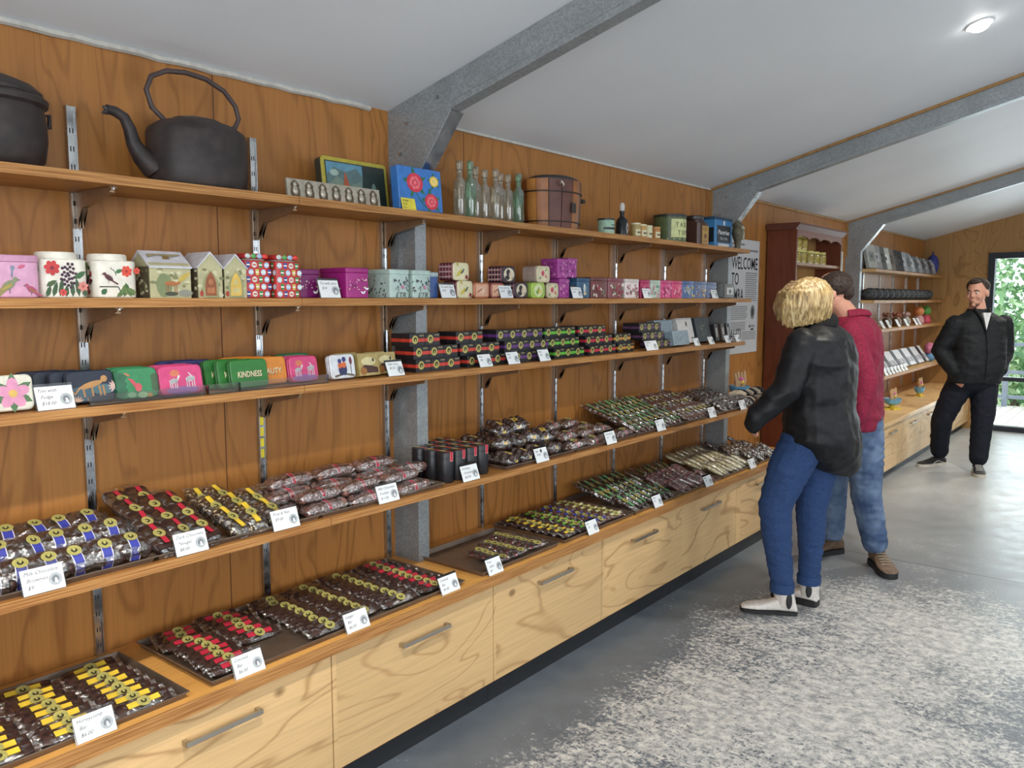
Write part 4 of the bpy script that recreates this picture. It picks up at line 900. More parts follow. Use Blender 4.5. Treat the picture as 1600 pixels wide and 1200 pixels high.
def stack(y, rows, cols, x=.218, back=2):
    """rows: list bottom to top of (y offset, list of colours)"""
    for r_, (dy, cs) in enumerate(rows):
        for c_, col_ in enumerate(cs):
            for bk in range(back if c_ == 0 or r_ == len(rows)-1 else 1):
                if bk and c_: continue
                nm = cols
                bp[col_].put((x-bk*.052-.010*r_, y+dy+c_*.0835, T3+.0005+r_*(BH+.0006)), 0,
                    'black box, %s band: %s, %s row up, %s along%s' % (col_, nm, ORD[r_], ORD[c_], ', behind' if bk else ''), 'box', 'black truffle boxes')
stack(2.222, [(0, ['red']*3), (-.002, ['red']*3), (-.012, ['red']*2)], 'stack beside the gold boxes')
stack(2.515, [(0, ['red']*3), (-.03, ['red']*3), (-.045, ['red']*2)], 'stack behind two price cards')
stack(2.800, [(.02, ['purple']*3), (-.03, ['purple']*4), (-.075, ['purple']*4)], 'purple group, mid shelf')
stack(3.105, [(.02, ['lime']*3), (-.01, ['lime']*3), (-.03, ['lime']*3)], 'green group, mid shelf')
stack(3.420, [(0, ['crimson']*3), (-.02, ['crimson']*3), (-.07, ['crimson']*3)], 'crimson group, mid shelf')
stack(3.690, [(0, ['amber']*2), (-.02, ['amber']*2)], 'amber group, mid shelf')
stack(4.075, [(.04, ['plum']*2), (-.1, ['plum']*3), (-.12, ['plum']*3)], 'plum group near the grey boxes', .21)
# grey marbled, white and dark gift boxes at the right
def gift(x, y, w_, h, c_, label, fn, lean=8, d=.05):
    t = empty('gift_box', (x, y, T3+.001+d*math.sin(math.radians(lean))), 0, label, 'box', 'gift boxes at the right end'); t.rotation_euler = (0, math.radians(-lean), 0)
    b = MB(); b.box(-d, 0, -w_/2, w_/2, 0, h, C(*c_, .45)); b.build('box_body', t, smooth=False)
    b = MB(); fn(Face(b, (.0003, 0, h/2), (0, 1, 0), (0, 0, 1))); b.build('print', t, smooth=False)
spr = lambda cols, w_, h: (lambda F: sprinkle(F, w_, h, 30, [C(*q) for q in cols], .004, .008, 'leaf'))
gift(.225, 4.36, .20, .085, (140, 158, 168), 'grey blue patterned box, front left one', spr([(100, 116, 130), (190, 200, 206), (76, 88, 100)], .19, .08), 12)
gift(.150, 4.30, .22, .150, (132, 150, 162), 'taller grey blue patterned box behind the low one', spr([(100, 116, 130), (190, 200, 206), (76, 88, 100)], .2, .14))
gift(.165, 4.56, .20, .155, (206, 206, 206), 'tall white box with a small dark emblem', lambda F: (F.disc(.02, .04, .012, .016, C(90, 80, 66)), F.line([(-.03, -.06), (.02, -.01)], .006, C(150, 110, 80))), 14)
gift(.17, 4.79, .20, .155, (52, 60, 66), 'tall dark grey box with a pale floral print', lambda F: sprinkle(F, .1, .1, 12, [C(150, 150, 120), C(110, 120, 100)], .006, .012, 'leaf'), 14)
for i, y in enumerate((4.95, 5.05, 5.13)): gift(.18, y, .055, .11, (36, 34, 38) if i != 1 else (70, 60, 56), 'slim %s box at the shelf end, %s' % ('brown' if i == 1 else 'black', ('beside the dark floral box', 'between two black ones', 'rightmost')[i]), lambda F: F.rect(-.012, .012, -.03, .03, C(160, 156, 150)), 10)

# ================================================================ PACKETS OF CHOCOLATE
def jit(p, a): return (p[0]+rnd(-a, a), p[1]+rnd(-a, a), p[2]+rnd(-a, a)*.6)
def film_shell(L, W, H, fin=.022):
    b = MB(); rings = []; n = 14
    st = [(-L/2-fin, .82, .05), (-L/2-fin*.3, .62, .10), (-L/2*.93, .86, .62), (-L/2*.6, 1.02, .98), (-L*.1, 1.05, 1.04), (L*.16, 1.03, 1.02), (L/2*.62, 1.02, .96), (L/2*.93, .86, .6), (L/2+fin*.3, .60, .10), (L/2+fin, .85, .05)]
    for y, w_, h_ in st:
        ring = []
        for j in range(n):
            a = 2*PI*j/n; ca, sa = math.cos(a), math.sin(a)
            x = W/2*w_*1.08*abs(ca)**.7*(1 if ca > 0 else -1); z = H/2+H/2*h_*1.10*abs(sa)**.8*(1 if sa > 0 else -1)+.001
            k = .0028 if h_ < .2 else .0016
            q = jit((x, y, z), k); ring.append((q[0], q[1], max(q[2], .0004)))
        rings.append(ring)
    return b.loft(rings, M['film'])
def contents(kind, L, W, H, mat):
    b = MB()
    if kind == 'slab':
        rings = []
        n = 9
        for i in range(n):
            y = -L/2+L*i/(n-1); e = .9 if i in (0, n-1) else 1
            rings.append([(x*e, y, H/2+z*e*(1 if i % 2 else .9)) for x, z in rrect(W, H*.98, min(W, H)*.3, 2)])
        b.loft(rings, mat)
    elif kind == 'lumps':
        nx, ny = max(2, round(W/.024)), max(2, round(L/.026))
        for i in range(nx):
            for j in range(ny):
                r_ = H*.42; b.ell((-W/2+W*(i+.5)/nx+rnd(-.003, .003), -L/2+L*(j+.5)/ny+rnd(-.003, .003), H*.45+rnd(-.002, .004)), (W/nx*.62, L/ny*.62, r_), mat, 7, 5)
    elif kind == 'balls':
        r_ = .0155
        for i in range(max(1, round(W/.03))):
            for j in range(max(1, round(L/.03))):
                for k in range(max(1, round(H/.03))):
                    b.ell((-W/2+r_+i*.03+rnd(-.003, .003), -L/2+r_+j*.03+rnd(-.003, .003), r_+.001+k*.027), r_, mat, 9, 6)
    elif kind == 'discs':
        n = round(L/.026)
        for i in range(n):
            y = -L/2+L*(i+.5)/n
            for s_ in (-1, 1): b.ell((s_*W*.17+rnd(-.003, .003), y+rnd(-.003, .003), H*.5+rnd(-.005, .005)), (W*.30, .0165, H*.46), mat, 9, 6)
    elif kind == 'sticks':
        for i in range(3): b.ell((-W/2+W*(i+.5)/3, 0, H*.45), (W/5.4, L/2, H*.4), mat, 8, 8)
    elif kind == 'sweets':
        for i in range(max(2, round(W/.015))):
            for j in range(round(L/.015)): b.ell((-W/2+.008+i*.015, -L/2+.008+j*.015+rnd(-.002, .002), H*.45+rnd(-.002, .002)), (.0075, .0075, .0072), (mat, M['candy'], C(176, 170, 182, .2, .4), C(150, 40, 66, .3))[(i*3+j*5) % 4], 7, 5)
    return b
def packet(kind, L, W, H, mat, band=None, banddir='along', sticker=True, bw=.017, bl=.085, sp=0.0, edge=True, name='chocolate_packet', fin=.022):
    """band 'along' the length each side of the sticker, or 'across' it, wrapped over the top"""
    t = empty(name); contents(kind, L, W, H, mat).build('chocolate', t)
    film_shell(L, W, H, fin).build('cellophane_wrapper', t, smooth=False)
    zt = H*1.07+.002
    if band:
        b = MB(); wh = C(214, 210, 220, .4)
        if banddir == 'along': F = Face(b, (0, sp, zt), (1, 0, 0), (0, 1, 0)); F.rect(-bw/2, bw/2, -bl/2, bl/2, band)
        elif banddir == 'down':       # ribbon running down the front slope (+x)
            xs = [(-W*.10, zt), (W*.15, zt), (W*.36, zt-.1*H), (W*.52, zt-.45*H), (W*.56, .12*H)]
            for w_, m_, l_ in ((bw+.005, wh, 0), (bw, band, .0006)): b.loft([[(x+l_, sp-w_/2, z+l_), (x+l_, sp+w_/2, z+l_)] for x, z in xs], m_, False, False)
        else:
            k = 9
            for w_, m_, l_ in ((bw+.004, wh, 0), (bw, band, .0006)):
                b.loft([[((W*.555+l_)*math.cos(PI*i/k), sp-w_/2, H*.5+(H*.60+l_)*math.sin(PI*i/k)), ((W*.555+l_)*math.cos(PI*i/k), sp+w_/2, H*.5+(H*.60+l_)*math.sin(PI*i/k))] for i in range(k+1)], m_, False, False)
        b.build('paper_band', t, smooth=False)
    if sticker:
        b = MB(); u = -W*.12 if banddir == 'down' else 0
        F = Face(b, (u, sp, zt+.0012), (0, -1, 0), (1, 0, 0)); rr = .0175 if W > .034 else .014
        F.disc(0, 0, rr, rr*.92, M['gold'], 16); F.up(); F.disc(0, 0, rr*.44, rr*.40, M['gold_dark'], 12); F.up(); F.disc(0, -.003, rr*.2, rr*.3, M['gold'], 8); b.build('round_sticker', t, smooth=False)
    return t
BLUB = C(58, 66, 160, .4); REDB = C(184, 42, 62, .4); YELB = C(222, 188, 60, .4); GRNB = C(98, 158, 104, .4); LIMB = C(110, 170, 60, .4)
def protos(n, *a, **k): return [Proto(packet(*a, **k)) for _ in range(n)]
def row(ps, pts, desc, cat='chocolate packet', group=None):
    """pts: (x, y, z, rot tuple, where words)"""
    for i, (x, y, z, rot, where) in enumerate(q for q in pts if not (q[0] < .215 and 5.06 < q[1] < 5.34)): ps[i % len(ps)].put((x, y, z), rot, '%s, %s' % (desc, where), cat, group or desc)
rad = math.radians

def tray(x0, x1, y0, y1, z, label, h=.020):
    t = MB(); m = M['dark_steel']; th = .0015; f = .008
    t.box(x0+f, x1-f, y0+f, y1-f, z+.0003, z+.0018, m)
    for a, b_, inner in (((x0+f, y0+f), (x1-f, y0+f), 0), ((x1-f, y0+f), (x1-f, y1-f), 1), ((x1-f, y1-f), (x0+f, y1-f), 2), ((x0+f, y1-f), (x0+f, y0+f), 3)):
        nx, ny = ((0, -1), (1, 0), (0, 1), (-1, 0))[inner]; tx, ty = ((1, 0), (0, 1), (-1, 0), (0, -1))[inner]
        A = [(a[0], a[1]), (b_[0], b_[1])]; e = f
        lo = [(A[0][0], A[0][1], z+.001), (A[1][0], A[1][1], z+.001)]
        hi = [(A[0][0]+nx*e-tx*e, A[0][1]+ny*e-ty*e, z+h), (A[1][0]+nx*e+tx*e, A[1][1]+ny*e+ty*e, z+h)]
        rim = [(p[0]+nx*.003+(-tx if q == 0 else tx)*.003, p[1]+ny*.003+(-ty if q == 0 else ty)*.003, z+h) for q, p in enumerate(hi)]
        t.add([lo[0], lo[1], hi[1], hi[0]], [(0, 1, 2, 3)], m)
        t.add([hi[0], hi[1], rim[1], rim[0], *[(p[0], p[1], p[2]-.003) for p in rim]], [(0, 1, 2, 3), (3, 2, 5, 4)], m)
    o = t.build('baking_tray', smooth=False); tag(o, label, 'tray', 'metal baking trays'); return o

ZC = .538+.0022
# ---------------- worktop trays
tray(.070, .462, .20, 1.078, .538, 'baking tray of yellow-labelled bars nearest the camera')
tray(.045, .462, 1.148, 2.178, .538, 'long baking tray of red and gold labelled bars')
tray(.095, .462, 2.285, 2.79, .538, 'mostly empty baking tray with foil sweets packets at its front')
tray(.055, .462, 2.83, 3.42, .538, 'baking tray of bars with yellow, green and blue labels')
tray(.035, .462, 3.44, 3.93, .538, 'baking tray heaped with green-labelled packets')
tray(.035, .462, 3.95, 4.44, .538, 'baking tray of milk and pink chocolate slabs')
tray(.035, .462, 4.46, 4.98, .538, 'baking tray of pale white chocolate packets')
tray(.155, .462, 5.0, 5.5, .538, 'baking tray of dark packets beside the coat of the woman')

def column(ps, y, x0, x1, n, desc, where, tilt=24, dz=.004, rz=0, z=ZC, group=None):
    pts = []
    for i in range(n):
        x = x0+(x1-.026-x0)*i/max(1, n-1)
        pts.append((x+rnd(-.002, .002), y+rnd(-.008, .008), z+dz+.009+rnd(0, .002), (rnd(-.05, .05), rad(tilt+rnd(-5, 7)), rz+rnd(-.11, .11)), '%s, %s from the back' % (where, ORD[i])))
    row(ps, pts, desc, group=group or desc)
yb = protos(3, 'slab', .140, .040, .014, M['choc_dark'], YELB, 'along', fin=.014)
column(yb, .47, .135, .46, 7, 'bar with yellow paper label', 'column at the frame edge')
column(yb, .64, .135, .46, 8, 'bar with yellow paper label', 'left column of first tray')
column(yb, .80, .135, .46, 8, 'bar with yellow paper label', 'middle column of first tray')
column(yb, .96, .135, .46, 8, 'bar with yellow paper label', 'right column of first tray')
rb = protos(3, 'slab', .135, .040, .014, M['choc_dark'], REDB, 'along', fin=.014)
gb = protos(3, 'slab', .135, .040, .015, M['choc_dark'], None, 'along', fin=.014)
column(rb, 1.245, .090, .445, 9, 'bar with red paper label', 'front left column of long tray')
column(rb, 1.405, .075, .315, 6, 'bar with red paper label', 'short second column of long tray')
column(gb, 1.585, .085, .445, 9, 'bar with only a gold sticker', 'left gold column')
column(gb, 1.740, .085, .430, 9, 'bar with only a gold sticker', 'middle gold column')
column(gb, 1.893, .075, .440, 9, 'bar with only a gold sticker', 'right gold column')
column(rb, 2.060, .080, .440, 9, 'bar with red paper label', 'column at the long tray right end')
sw = protos(2, 'sweets', .095, .036, .014, M['choc_dark'], None, 'along', fin=.010)
for k, (y, x0, n) in enumerate(((2.46, .28, 5), (2.575, .24, 6), (2.69, .20, 7))): column(sw, y, x0, .440, n, 'packet of shiny foil sweets', '%s column' % ('left', 'middle', 'right')[k], 10)
mixc = (('yellow', YELB), ('lime', LIMB), ('blue', BLUB), ('pale yellow', C(206, 206, 150, .4)))
for k, (nm, c_) in enumerate(mixc):
    ps = protos(2, 'slab', .105, .042, .016, M['choc_milk'] if k > 1 else M['choc_dark'], c_, 'along', bw=.012, bl=.08, fin=.012)
    column(ps, 2.915+k*.133, .10, .44, 8, 'small bar with %s label' % nm, 'mixed-label tray', 26)
gn = protos(3, 'lumps', .120, .048, .024, M['choc_dark'], GRNB, 'along', bw=.020, bl=.10, fin=.018)
for q, (x, z) in enumerate(((.36, 0), (.22, .014), (.12, .03))):
    row(gn, [(x+rnd(-.01, .01), 3.49+.062*i+rnd(-.006, .006), ZC+.024+z, (rad(22)+rnd(-.06, .10), rnd(-.15, .15), PI/2+.2+rnd(-.2, .2)), '%s row, %s from the left' % (('front', 'middle', 'back')[q], ORD[i])) for i in range(7)], 'dark packet with bright green label', group='green-labelled packets on the worktop')
pk = protos(3, 'slab', .11, .058, .020, M['choc_pink'], None, 'along', sticker=False, fin=.016); mk = protos(2, 'slab', .11, .058, .020, M['choc_milk'], GRNB, 'along', bw=.01, fin=.016)
for q, (x, z, ps) in enumerate(((.38, 0, pk), (.25, .010, pk), (.13, .02, mk))):
    row(ps, [(x+rnd(-.01, .01), 4.0+.070*i, ZC+.022+z, (rad(22)+rnd(-.06, .10), rnd(-.15, .15), PI/2+.2+rnd(-.25, .25)), '%s row, %s from the left' % (('front', 'middle', 'back')[q], ORD[i])) for i in range(6)], 'pink and brown chocolate slab packet' if ps is pk else 'milk chocolate slab packet with thin green label', group='slab packets on the worktop')
wp = protos(3, 'sticks', .13, .056, .026, M['choc_white'], None, 'along', sticker=False, fin=.018)
for q, (x, z) in enumerate(((.37, 0), (.23, .012), (.12, .03))):
    row(wp, [(x+rnd(-.01, .01), 4.50+.066*i, ZC+.026+z, (rad(22)+rnd(-.06, .10), rnd(-.15, .15), PI/2+.2+rnd(-.25, .25)), '%s row, %s from the left' % (('front', 'middle', 'back')[q], ORD[i])) for i in range(7)], 'pale white chocolate packet', group='white chocolate packets on the worktop')
dkp = protos(3, 'lumps', .12, .056, .028, M['choc_nut'], None, 'along', sticker=False, fin=.018)
for q, (x, z) in enumerate(((.36, 0), (.22, .012), (.11, .03))):
    row(dkp, [(x+rnd(-.01, .01), 5.04+.068*i, ZC+.026+z, (rad(22)+rnd(-.06, .10), rnd(-.15, .15), PI/2+.2+rnd(-.25, .25)), '%s row, %s from the left' % (('front', 'middle', 'back')[q], ORD[i])) for i in range(6)], 'dark nut packet by the end tray', group='dark nut packets on the worktop')

# ---------------- lowest wall shelf
T4 = .900; Z4 = T4+.0025
for i, (a, c_) in enumerate(((.25, 1.055), (1.06, 1.60), (1.605, 2.17), (2.54, 3.04), (3.05, 3.58), (3.59, 4.13), (4.14, 4.66), (4.67, 5.155))):
    tray(.012, .372, a, c_, T4, 'baking tray on the lowest wall shelf, %s from the left' % ORD[i], .017)
RN = ('front', 'middle', 'back')
bl = protos(4, 'lumps', .095, .074, .040, M['choc_dark'], BLUB, 'down', bw=.022, fin=.02)
for q, (x, z, n, y0) in enumerate(((.300, .022, 8, .545), (.205, .048, 8, .535), (.115, .060, 8, .520))):
    row(bl, [(x+rnd(-.006, .006), y0+.0665*i+rnd(-.006, .006), Z4+z, (rnd(-.08, .08), rad(34 if q < 2 else 20)+rnd(-.1, .1), rnd(-.22, .22)), '%s row, %s from the left' % (RN[q], ORD[i])) for i in range(n)], 'packet with broad blue ribbon and gold sticker', group='blue-ribbon packets')
rd = protos(3, 'slab', .11, .066, .030, M['choc_dark'], REDB, 'along', bw=.014, bl=.09, fin=.024)
for q, (x, z, n) in enumerate(((.298, .003, 3), (.228, .026, 3), (.155, .050, 3), (.09, .066, 2))):
    row(rd, [(x, 1.098+.062*i, Z4+.022+z, (rad(24)+rnd(-.06, .10), rnd(-.1, .1), PI/2+rnd(-.15, .25)), '%s, %s from the left' % (('front row', 'second row', 'third row', 'back row')[q], ORD[i])) for i in range(n)], 'red-labelled slab packet right of the blue ribbons', group='red-labelled slab packets')
fn = protos(3, 'lumps', .115, .066, .032, M['choc_nut'], YELB, 'along', bw=.016, bl=.10, fin=.018)
for q, (x, z) in enumerate(((.300, .003), (.220, .022), (.140, .034))):
    row(fn, [(x, 1.318+.070*i, Z4+.022+z, (rad(24)+rnd(-.06, .10), rnd(-.1, .1), PI/2+rnd(-.1, .3)), '%s row, %s from the left' % (RN[q], ORD[i])) for i in range(3 if q < 2 else 2)], 'yellow-labelled fruit and nut packet', group='fruit and nut packets')
fr = protos(4, 'discs', .165, .058, .038, M['freckle'], REDB, 'across', bw=.013, sticker=False, fin=.018)
lay = [(.340, .002, (1.64, 1.83, 2.02), 'front bottom row'), (.275, .002, (1.60, 1.79, 1.98), 'second bottom row'), (.305, .040, (1.63, 1.82, 2.0), 'front upper row'), (.205, .002, (1.59, 1.78, 1.97), 'third bottom row'), (.240, .042, (1.56, 1.75, 1.94, 2.10), 'second upper row'), (.170, .044, (1.55, 1.74, 1.93), 'third upper row'), (.200, .080, (1.60, 1.79, 1.97), 'top row'), (.11, .040, (1.58, 1.77, 1.96), 'row against the wall')]
for x, z, ys, w_ in lay:
    row(fr, [(x+rnd(-.004, .004), y+rnd(-.01, .01), Z4+z, (rnd(-.04, .04), rnd(-.1, .2), rnd(-.06, .06)), '%s, %s from the left' % (w_, ORD[i])) for i, y in enumerate(ys)], 'roll of freckles with a red band', group='rolls of freckles')
# black tubes with a red ribbon over the lid
t = empty('black_tube'); b = MB(); b.lathe([(.0305, 0), (.0315, .002), (.0315, .108), (.0305, .110)], M['black_card'], 28); b.build('tube_body', t)
b = MB(); b.lathe([(.0322, .092), (.0322, .117), (.031, .1185), (.004, .1185)], M['black_card'], 28); b.build('lid', t)
b = MB(); F = Face(b, (0, 0, .1188), (1, 0, 0), (0, 1, 0)); F.rect(-.031, .032, -.008, .008, C(190, 168, 140, .4)); F.up(); F.rect(.0, .0322, -.0065, .0065, REDB)
b.loft([[(.0328, -.0065, z), (.0328, .0065, z)] for z in (.119, .086)], REDB, False, False); b.loft([[(.0326, -.008, z), (.0326, .008, z)] for z in (.119, .084)], C(206, 160, 160, .4), False, False)
b.ell((-.006, 0, .119), (.011, .011, .0008), M['gold'], 12, 4); b.build('ribbon_label', t, smooth=False); bt = Proto(t)
for i, x in enumerate((.318, .249, .180, .111)):
    for j, y in enumerate((2.235, 2.303, 2.371, 2.439)):
        if i == 3 and j < 2: continue
        bt.put((x, y, T4+.0005), rnd(-.05, .05), 'black tube with a red ribbon, %s row from the front, %s from the left' % (ORD[i], ORD[j]), 'tube', 'black ribboned tubes')
eg = protos(4, 'balls', .088, .088, .052, M['choc_dark'], YELB, 'across', bw=.021, sticker=False, fin=.026)
for q, (x, z, ys) in enumerate(((.315, .002, (2.600, 2.700, 2.800, 2.905)), (.215, .002, (2.56, 2.665, 2.77, 2.875, 2.975)), (.260, .058, (2.62, 2.725, 2.83, 2.93)), (.115, .002, (2.60, 2.705, 2.81, 2.915)), (.16, .060, (2.56, 2.665, 2.77, 2.88)), (.205, .112, (2.665, 2.80)))):
    row(eg, [(x, y, Z4+z, (rnd(-.15, .15), rnd(-.1, .3), rnd(-.5, .5)), '%s, %s from the left' % (('front bottom row', 'middle bottom row', 'front upper row', 'back bottom row', 'back upper row', 'very top')[q], ORD[i])) for i, y in enumerate(ys)], 'bag of round chocolates with a yellow band', cat='chocolate bag', group='bags of round chocolates')
mr = protos(4, 'lumps', .12, .062, .038, M['choc_milk'], REDB, 'across', bw=.015, fin=.018)
for q, (x, z, ys) in enumerate(((.325, .002, (3.09, 3.235, 3.38, 3.52)), (.245, .002, (3.06, 3.20, 3.345, 3.49)), (.285, .040, (3.08, 3.225, 3.37)), (.165, .002, (3.08, 3.22, 3.36, 3.50)), (.20, .042, (3.07, 3.21, 3.35)), (.09, .01, (3.08, 3.23, 3.38)), (.21, .080, (3.06, 3.20)))):
    row(mr, [(x, y, Z4+z, (rnd(-.1, .1), rnd(0, .25), rnd(-.15, .15)), '%s, %s from the left' % (('front bottom row', 'second bottom row', 'front upper row', 'third bottom row', 'back upper row', 'wall row', 'very top')[q], ORD[i])) for i, y in enumerate(ys)], 'milk chocolate packet with thin red band', group='red-banded milk chocolate packets')
gr = protos(3, 'lumps', .125, .046, .028, M['choc_milk'], GRNB, 'along', bw=.021, bl=.115, fin=.02)
for q, (x, z) in enumerate(((.295, .003), (.175, .022), (.09, .040))):
    row(gr, [(x, 3.625+.0565*i, Z4+.026+z*1.5, (rad(23)+rnd(-.06, .12), rnd(-.15, .15), PI/2+.25+rnd(-.15, .15)), '%s row, %s from the left' % (RN[q], ORD[i])) for i in range(9)], 'packet with long green ribbon, wall shelf', group='green-ribbon packets on the wall shelf')
br = protos(3, 'slab', .125, .045, .026, M['choc_milk'], None, 'along', fin=.02)
for q, (x, z) in enumerate(((.295, .003), (.175, .022), (.09, .040))):
    row(br, [(x, 4.175+.054*i, Z4+.026+z*1.5, (rad(23)+rnd(-.06, .12), rnd(-.15, .15), PI/2+.25+rnd(-.15, .15)), '%s row, %s from the left' % (RN[q], ORD[i])) for i in range(8)], 'plain brown packet with gold sticker, wall shelf', group='plain brown packets on the wall shelf')
dk = protos(3, 'balls', .10, .060, .030, M['choc_dark'], None, 'along', sticker=False, fin=.02)
for q, (x, z) in enumerate(((.300, .003), (.185, .018), (.09, .034))):
    row(dk, [(x, 4.70+.066*i, Z4+.022+z*1.3, (rad(22)+rnd(-.06, .10), rnd(-.15, .15), PI/2+rnd(-.3, .3)), '%s row, %s from the left' % (RN[q], ORD[i])) for i in range(7)], 'dark glossy packet near the black glove-like cuff' if 0 else 'dark glossy packet at the far end of the shelf', group='dark glossy packets')

# ---------------- handwritten price cards in clear holders
def price_card(x, y, z, lines, where, rz=0, lean=22, w_=.092, h=.062, front_over=True):
    t = empty('price_card', (x, y, z), 0, 'handwritten white price card %s' % where, 'price card', 'white price cards'); t.rotation_euler = (0, math.radians(-lean), rz)
    b = MB(); b.box(-.0012, .0, -w_/2-.003, w_/2+.003, 0, h+.008, M['acrylic']); b.build('clear_holder', t, smooth=False)
    b = MB(); b.box(.0002, .0022, -w_/2, w_/2, .001, h, M['paper']); F = Face(b, (.0023, -w_/2, 0), (0, 1, 0), (0, 0, 1))
    F.disc(w_*.79, h*.42, .0155, .0155, M['ink_grey'], 18); F.up(); F.disc(w_*.79, h*.42, .0085, .0095, M['ink_mid'], 14); F.up(); F.poly([(w_*.79-.003, h*.42-.009), (w_*.79-.001, h*.42+.003), (w_*.79+.003, h*.42+.001), (w_*.79+.005, h*.42-.009)], M['paper']); F.l = .0003
    for i, s_ in enumerate(lines):
        if s_: F.text(s_, .007+(.004 if i else 0), h*.76-i*h*.27, .0125 if len(s_) < 15 else .0105, M['ink'], .35)
    b.build('written_sheet', t, smooth=False); return t
s4 = [(.772, ('Milk Chocolate', 'Brownies', '$9'), 'below the blue-ribbon packets'), (1.153, ('Dark Chocolate', 'Nougat', '$8.00'), 'below the red-labelled slab packets'), (1.463, ('Fruit & Nut', '$9.00', ''), 'lettered Fruit and Nut'),
      (1.884, ('Milk Chocolate', 'Freckles', '$11.00'), 'lettered Freckles, below the red-banded rolls'), (2.312, ('Drinking', 'Chocolate', '$20.00'), 'in front of the black tubes'), (2.775, ('Eggs', '$9.00', ''), 'in front of the round chocolate bags'),
      (3.336, ('Rocky Road', '$9', ''), 'below the thin red-banded packets'), (3.837, ('Mint', '$9', ''), 'below the green ribbons on the wall shelf'), (4.469, ('Almond', '$9', ''), 'below the plain brown packets'), (4.914, ('Cherry', '$9', ''), 'at the far end of the lowest wall shelf')]
for y, ln, wh in s4: price_card(.372+.012, y, T4+.0005, ln, wh, 0, 20, .088 if y > 2.5 else .094)
cc = [(.835, ('Honeycomb', 'Bar', '$6.00'), 'at the yellow-labelled bars', .094), (1.262, ('Coconut', 'Bar', '$6.00'), 'at the front corner of the long tray', .094), (1.660, ('Ginger', 'Bar', '$6.00'), 'lettered Ginger Bar', .094), (2.095, ('Caramel', 'Bar', '$6.00'), 'lettered Caramel Bar', .094), (2.352, ('Fruit', 'Jubes', '$4'), 'leaning on the half-empty tray', .085),
      (3.045, ('Bar', '$4', ''), 'at the mixed-label tray', .085), (3.655, ('Mint', '$9', ''), 'at the green-labelled heap on the worktop', .085), (4.25, ('Milk', '$9', ''), 'at the pink and brown slabs', .09), (4.88, ('White', '$9', ''), 'at the white chocolate packets', .09)]
for y, ln, wh, w_ in cc: price_card(.4745, y, .5385, ln, wh, 0, 24, w_)
price_card(.247, .878, T3, ('Tins with', 'Fudge', '$18.00'), 'in front of the navy tins', 0, 20, .090)
for y, ln, wh in ((2.045, ('Milk Choc', '$4.50', ''), 'in front of the gold boxes'), (2.550, ('Box', '$6', ''), 'left one of two by the black boxes'), (2.735, ('Box', '$6', ''), 'right one of two by the black boxes'), (2.960, ('Box', '$6', ''), 'between purple and green banded boxes'), (3.95, ('Truffle Box', '$12', ''), 'wide one beside the amber boxes')):
    price_card(.2585, y, T3, ln, wh, 0, 22, .078 if y < 3.5 else .13, .055)
for i, y in enumerate((4.50, 4.70, 4.94, 5.10)): price_card(.2585, y, T3, ('Box', '', ''), 'among the right-hand gift boxes, %s from the left' % ORD[i], 0, 25, .07, .05)
for y, wh in ((1.764, 'in front of the dark purple tin'), (2.343, 'between the mint tins and bird tins'), (2.703, 'in front of the reddish tin'), (3.24, 'beside the steel blue tin'), (3.913, 'in front of the crimson tin'), (4.76, 'in front of the slate blue tin')):
    price_card(.243, y, T2, ('Tin with choc', '$14', ''), wh, 0, 18, .082, .055 if y > 2 else .062)

# ================================================================ BEYOND THE FIRST SHELVES
# welcome poster
t = empty('welcome_poster', (.002, 5.765, 1.20), 0, 'tall pale grey WELCOME TO poster on the wall left of the brown dresser', 'poster')
b = MB(); b.box(0, .003, -.265, .265, 0, .83, C(196, 196, 196, .6, vary=.02)); b.build('poster_sheet', t, smooth=False)
b = MB(); F = Face(b, (.0033, -.265, 0), (0, 1, 0), (0, 0, 1)); K = C(40, 40, 44, .6); KG = C(128, 128, 130, .6)
F.text('WELCOME', .03, .615, .125, K, width=.47, thick=.012); F.text('TO', .03, .50, .125, K, width=.13, thick=.012); F.text('YMRA', .03, .385, .125, K, width=.22, thick=.012); F.text('AUTI', .03, .10, .115, K, width=.19, thick=.012)
for k in range(14): F.rect(.28, .50-.02*(k % 3 == 2), .585-k*.0155, .592-k*.0155, KG)
for k in range(8): F.rect(.03, .33-.03*(k % 4 == 3), .34-k*.013, .346-k*.013, KG)
for k in range(6): F.rect(.03, .30, .225-k*.011, .230-k*.011, KG)
for k in range(5): F.rect(.24, .50, .15-k*.013, .156-k*.013, KG)
F.rect(.03, .25, .785, .80, KG); F.rect(.30, .50, .745, .76, KG); F.rect(.03, .18, .762, .772, KG)
F.disc(.43, .30, .04, .055, KG, 16); F.up(); F.disc(.43, .30, .022, .034, C(70, 70, 74)); F.text('MYRA', .37, .185, .03, K, width=.11, thick=.01); F.rect(.40, .46, .165, .178, K)
b.build('poster_lettering', t, smooth=False)

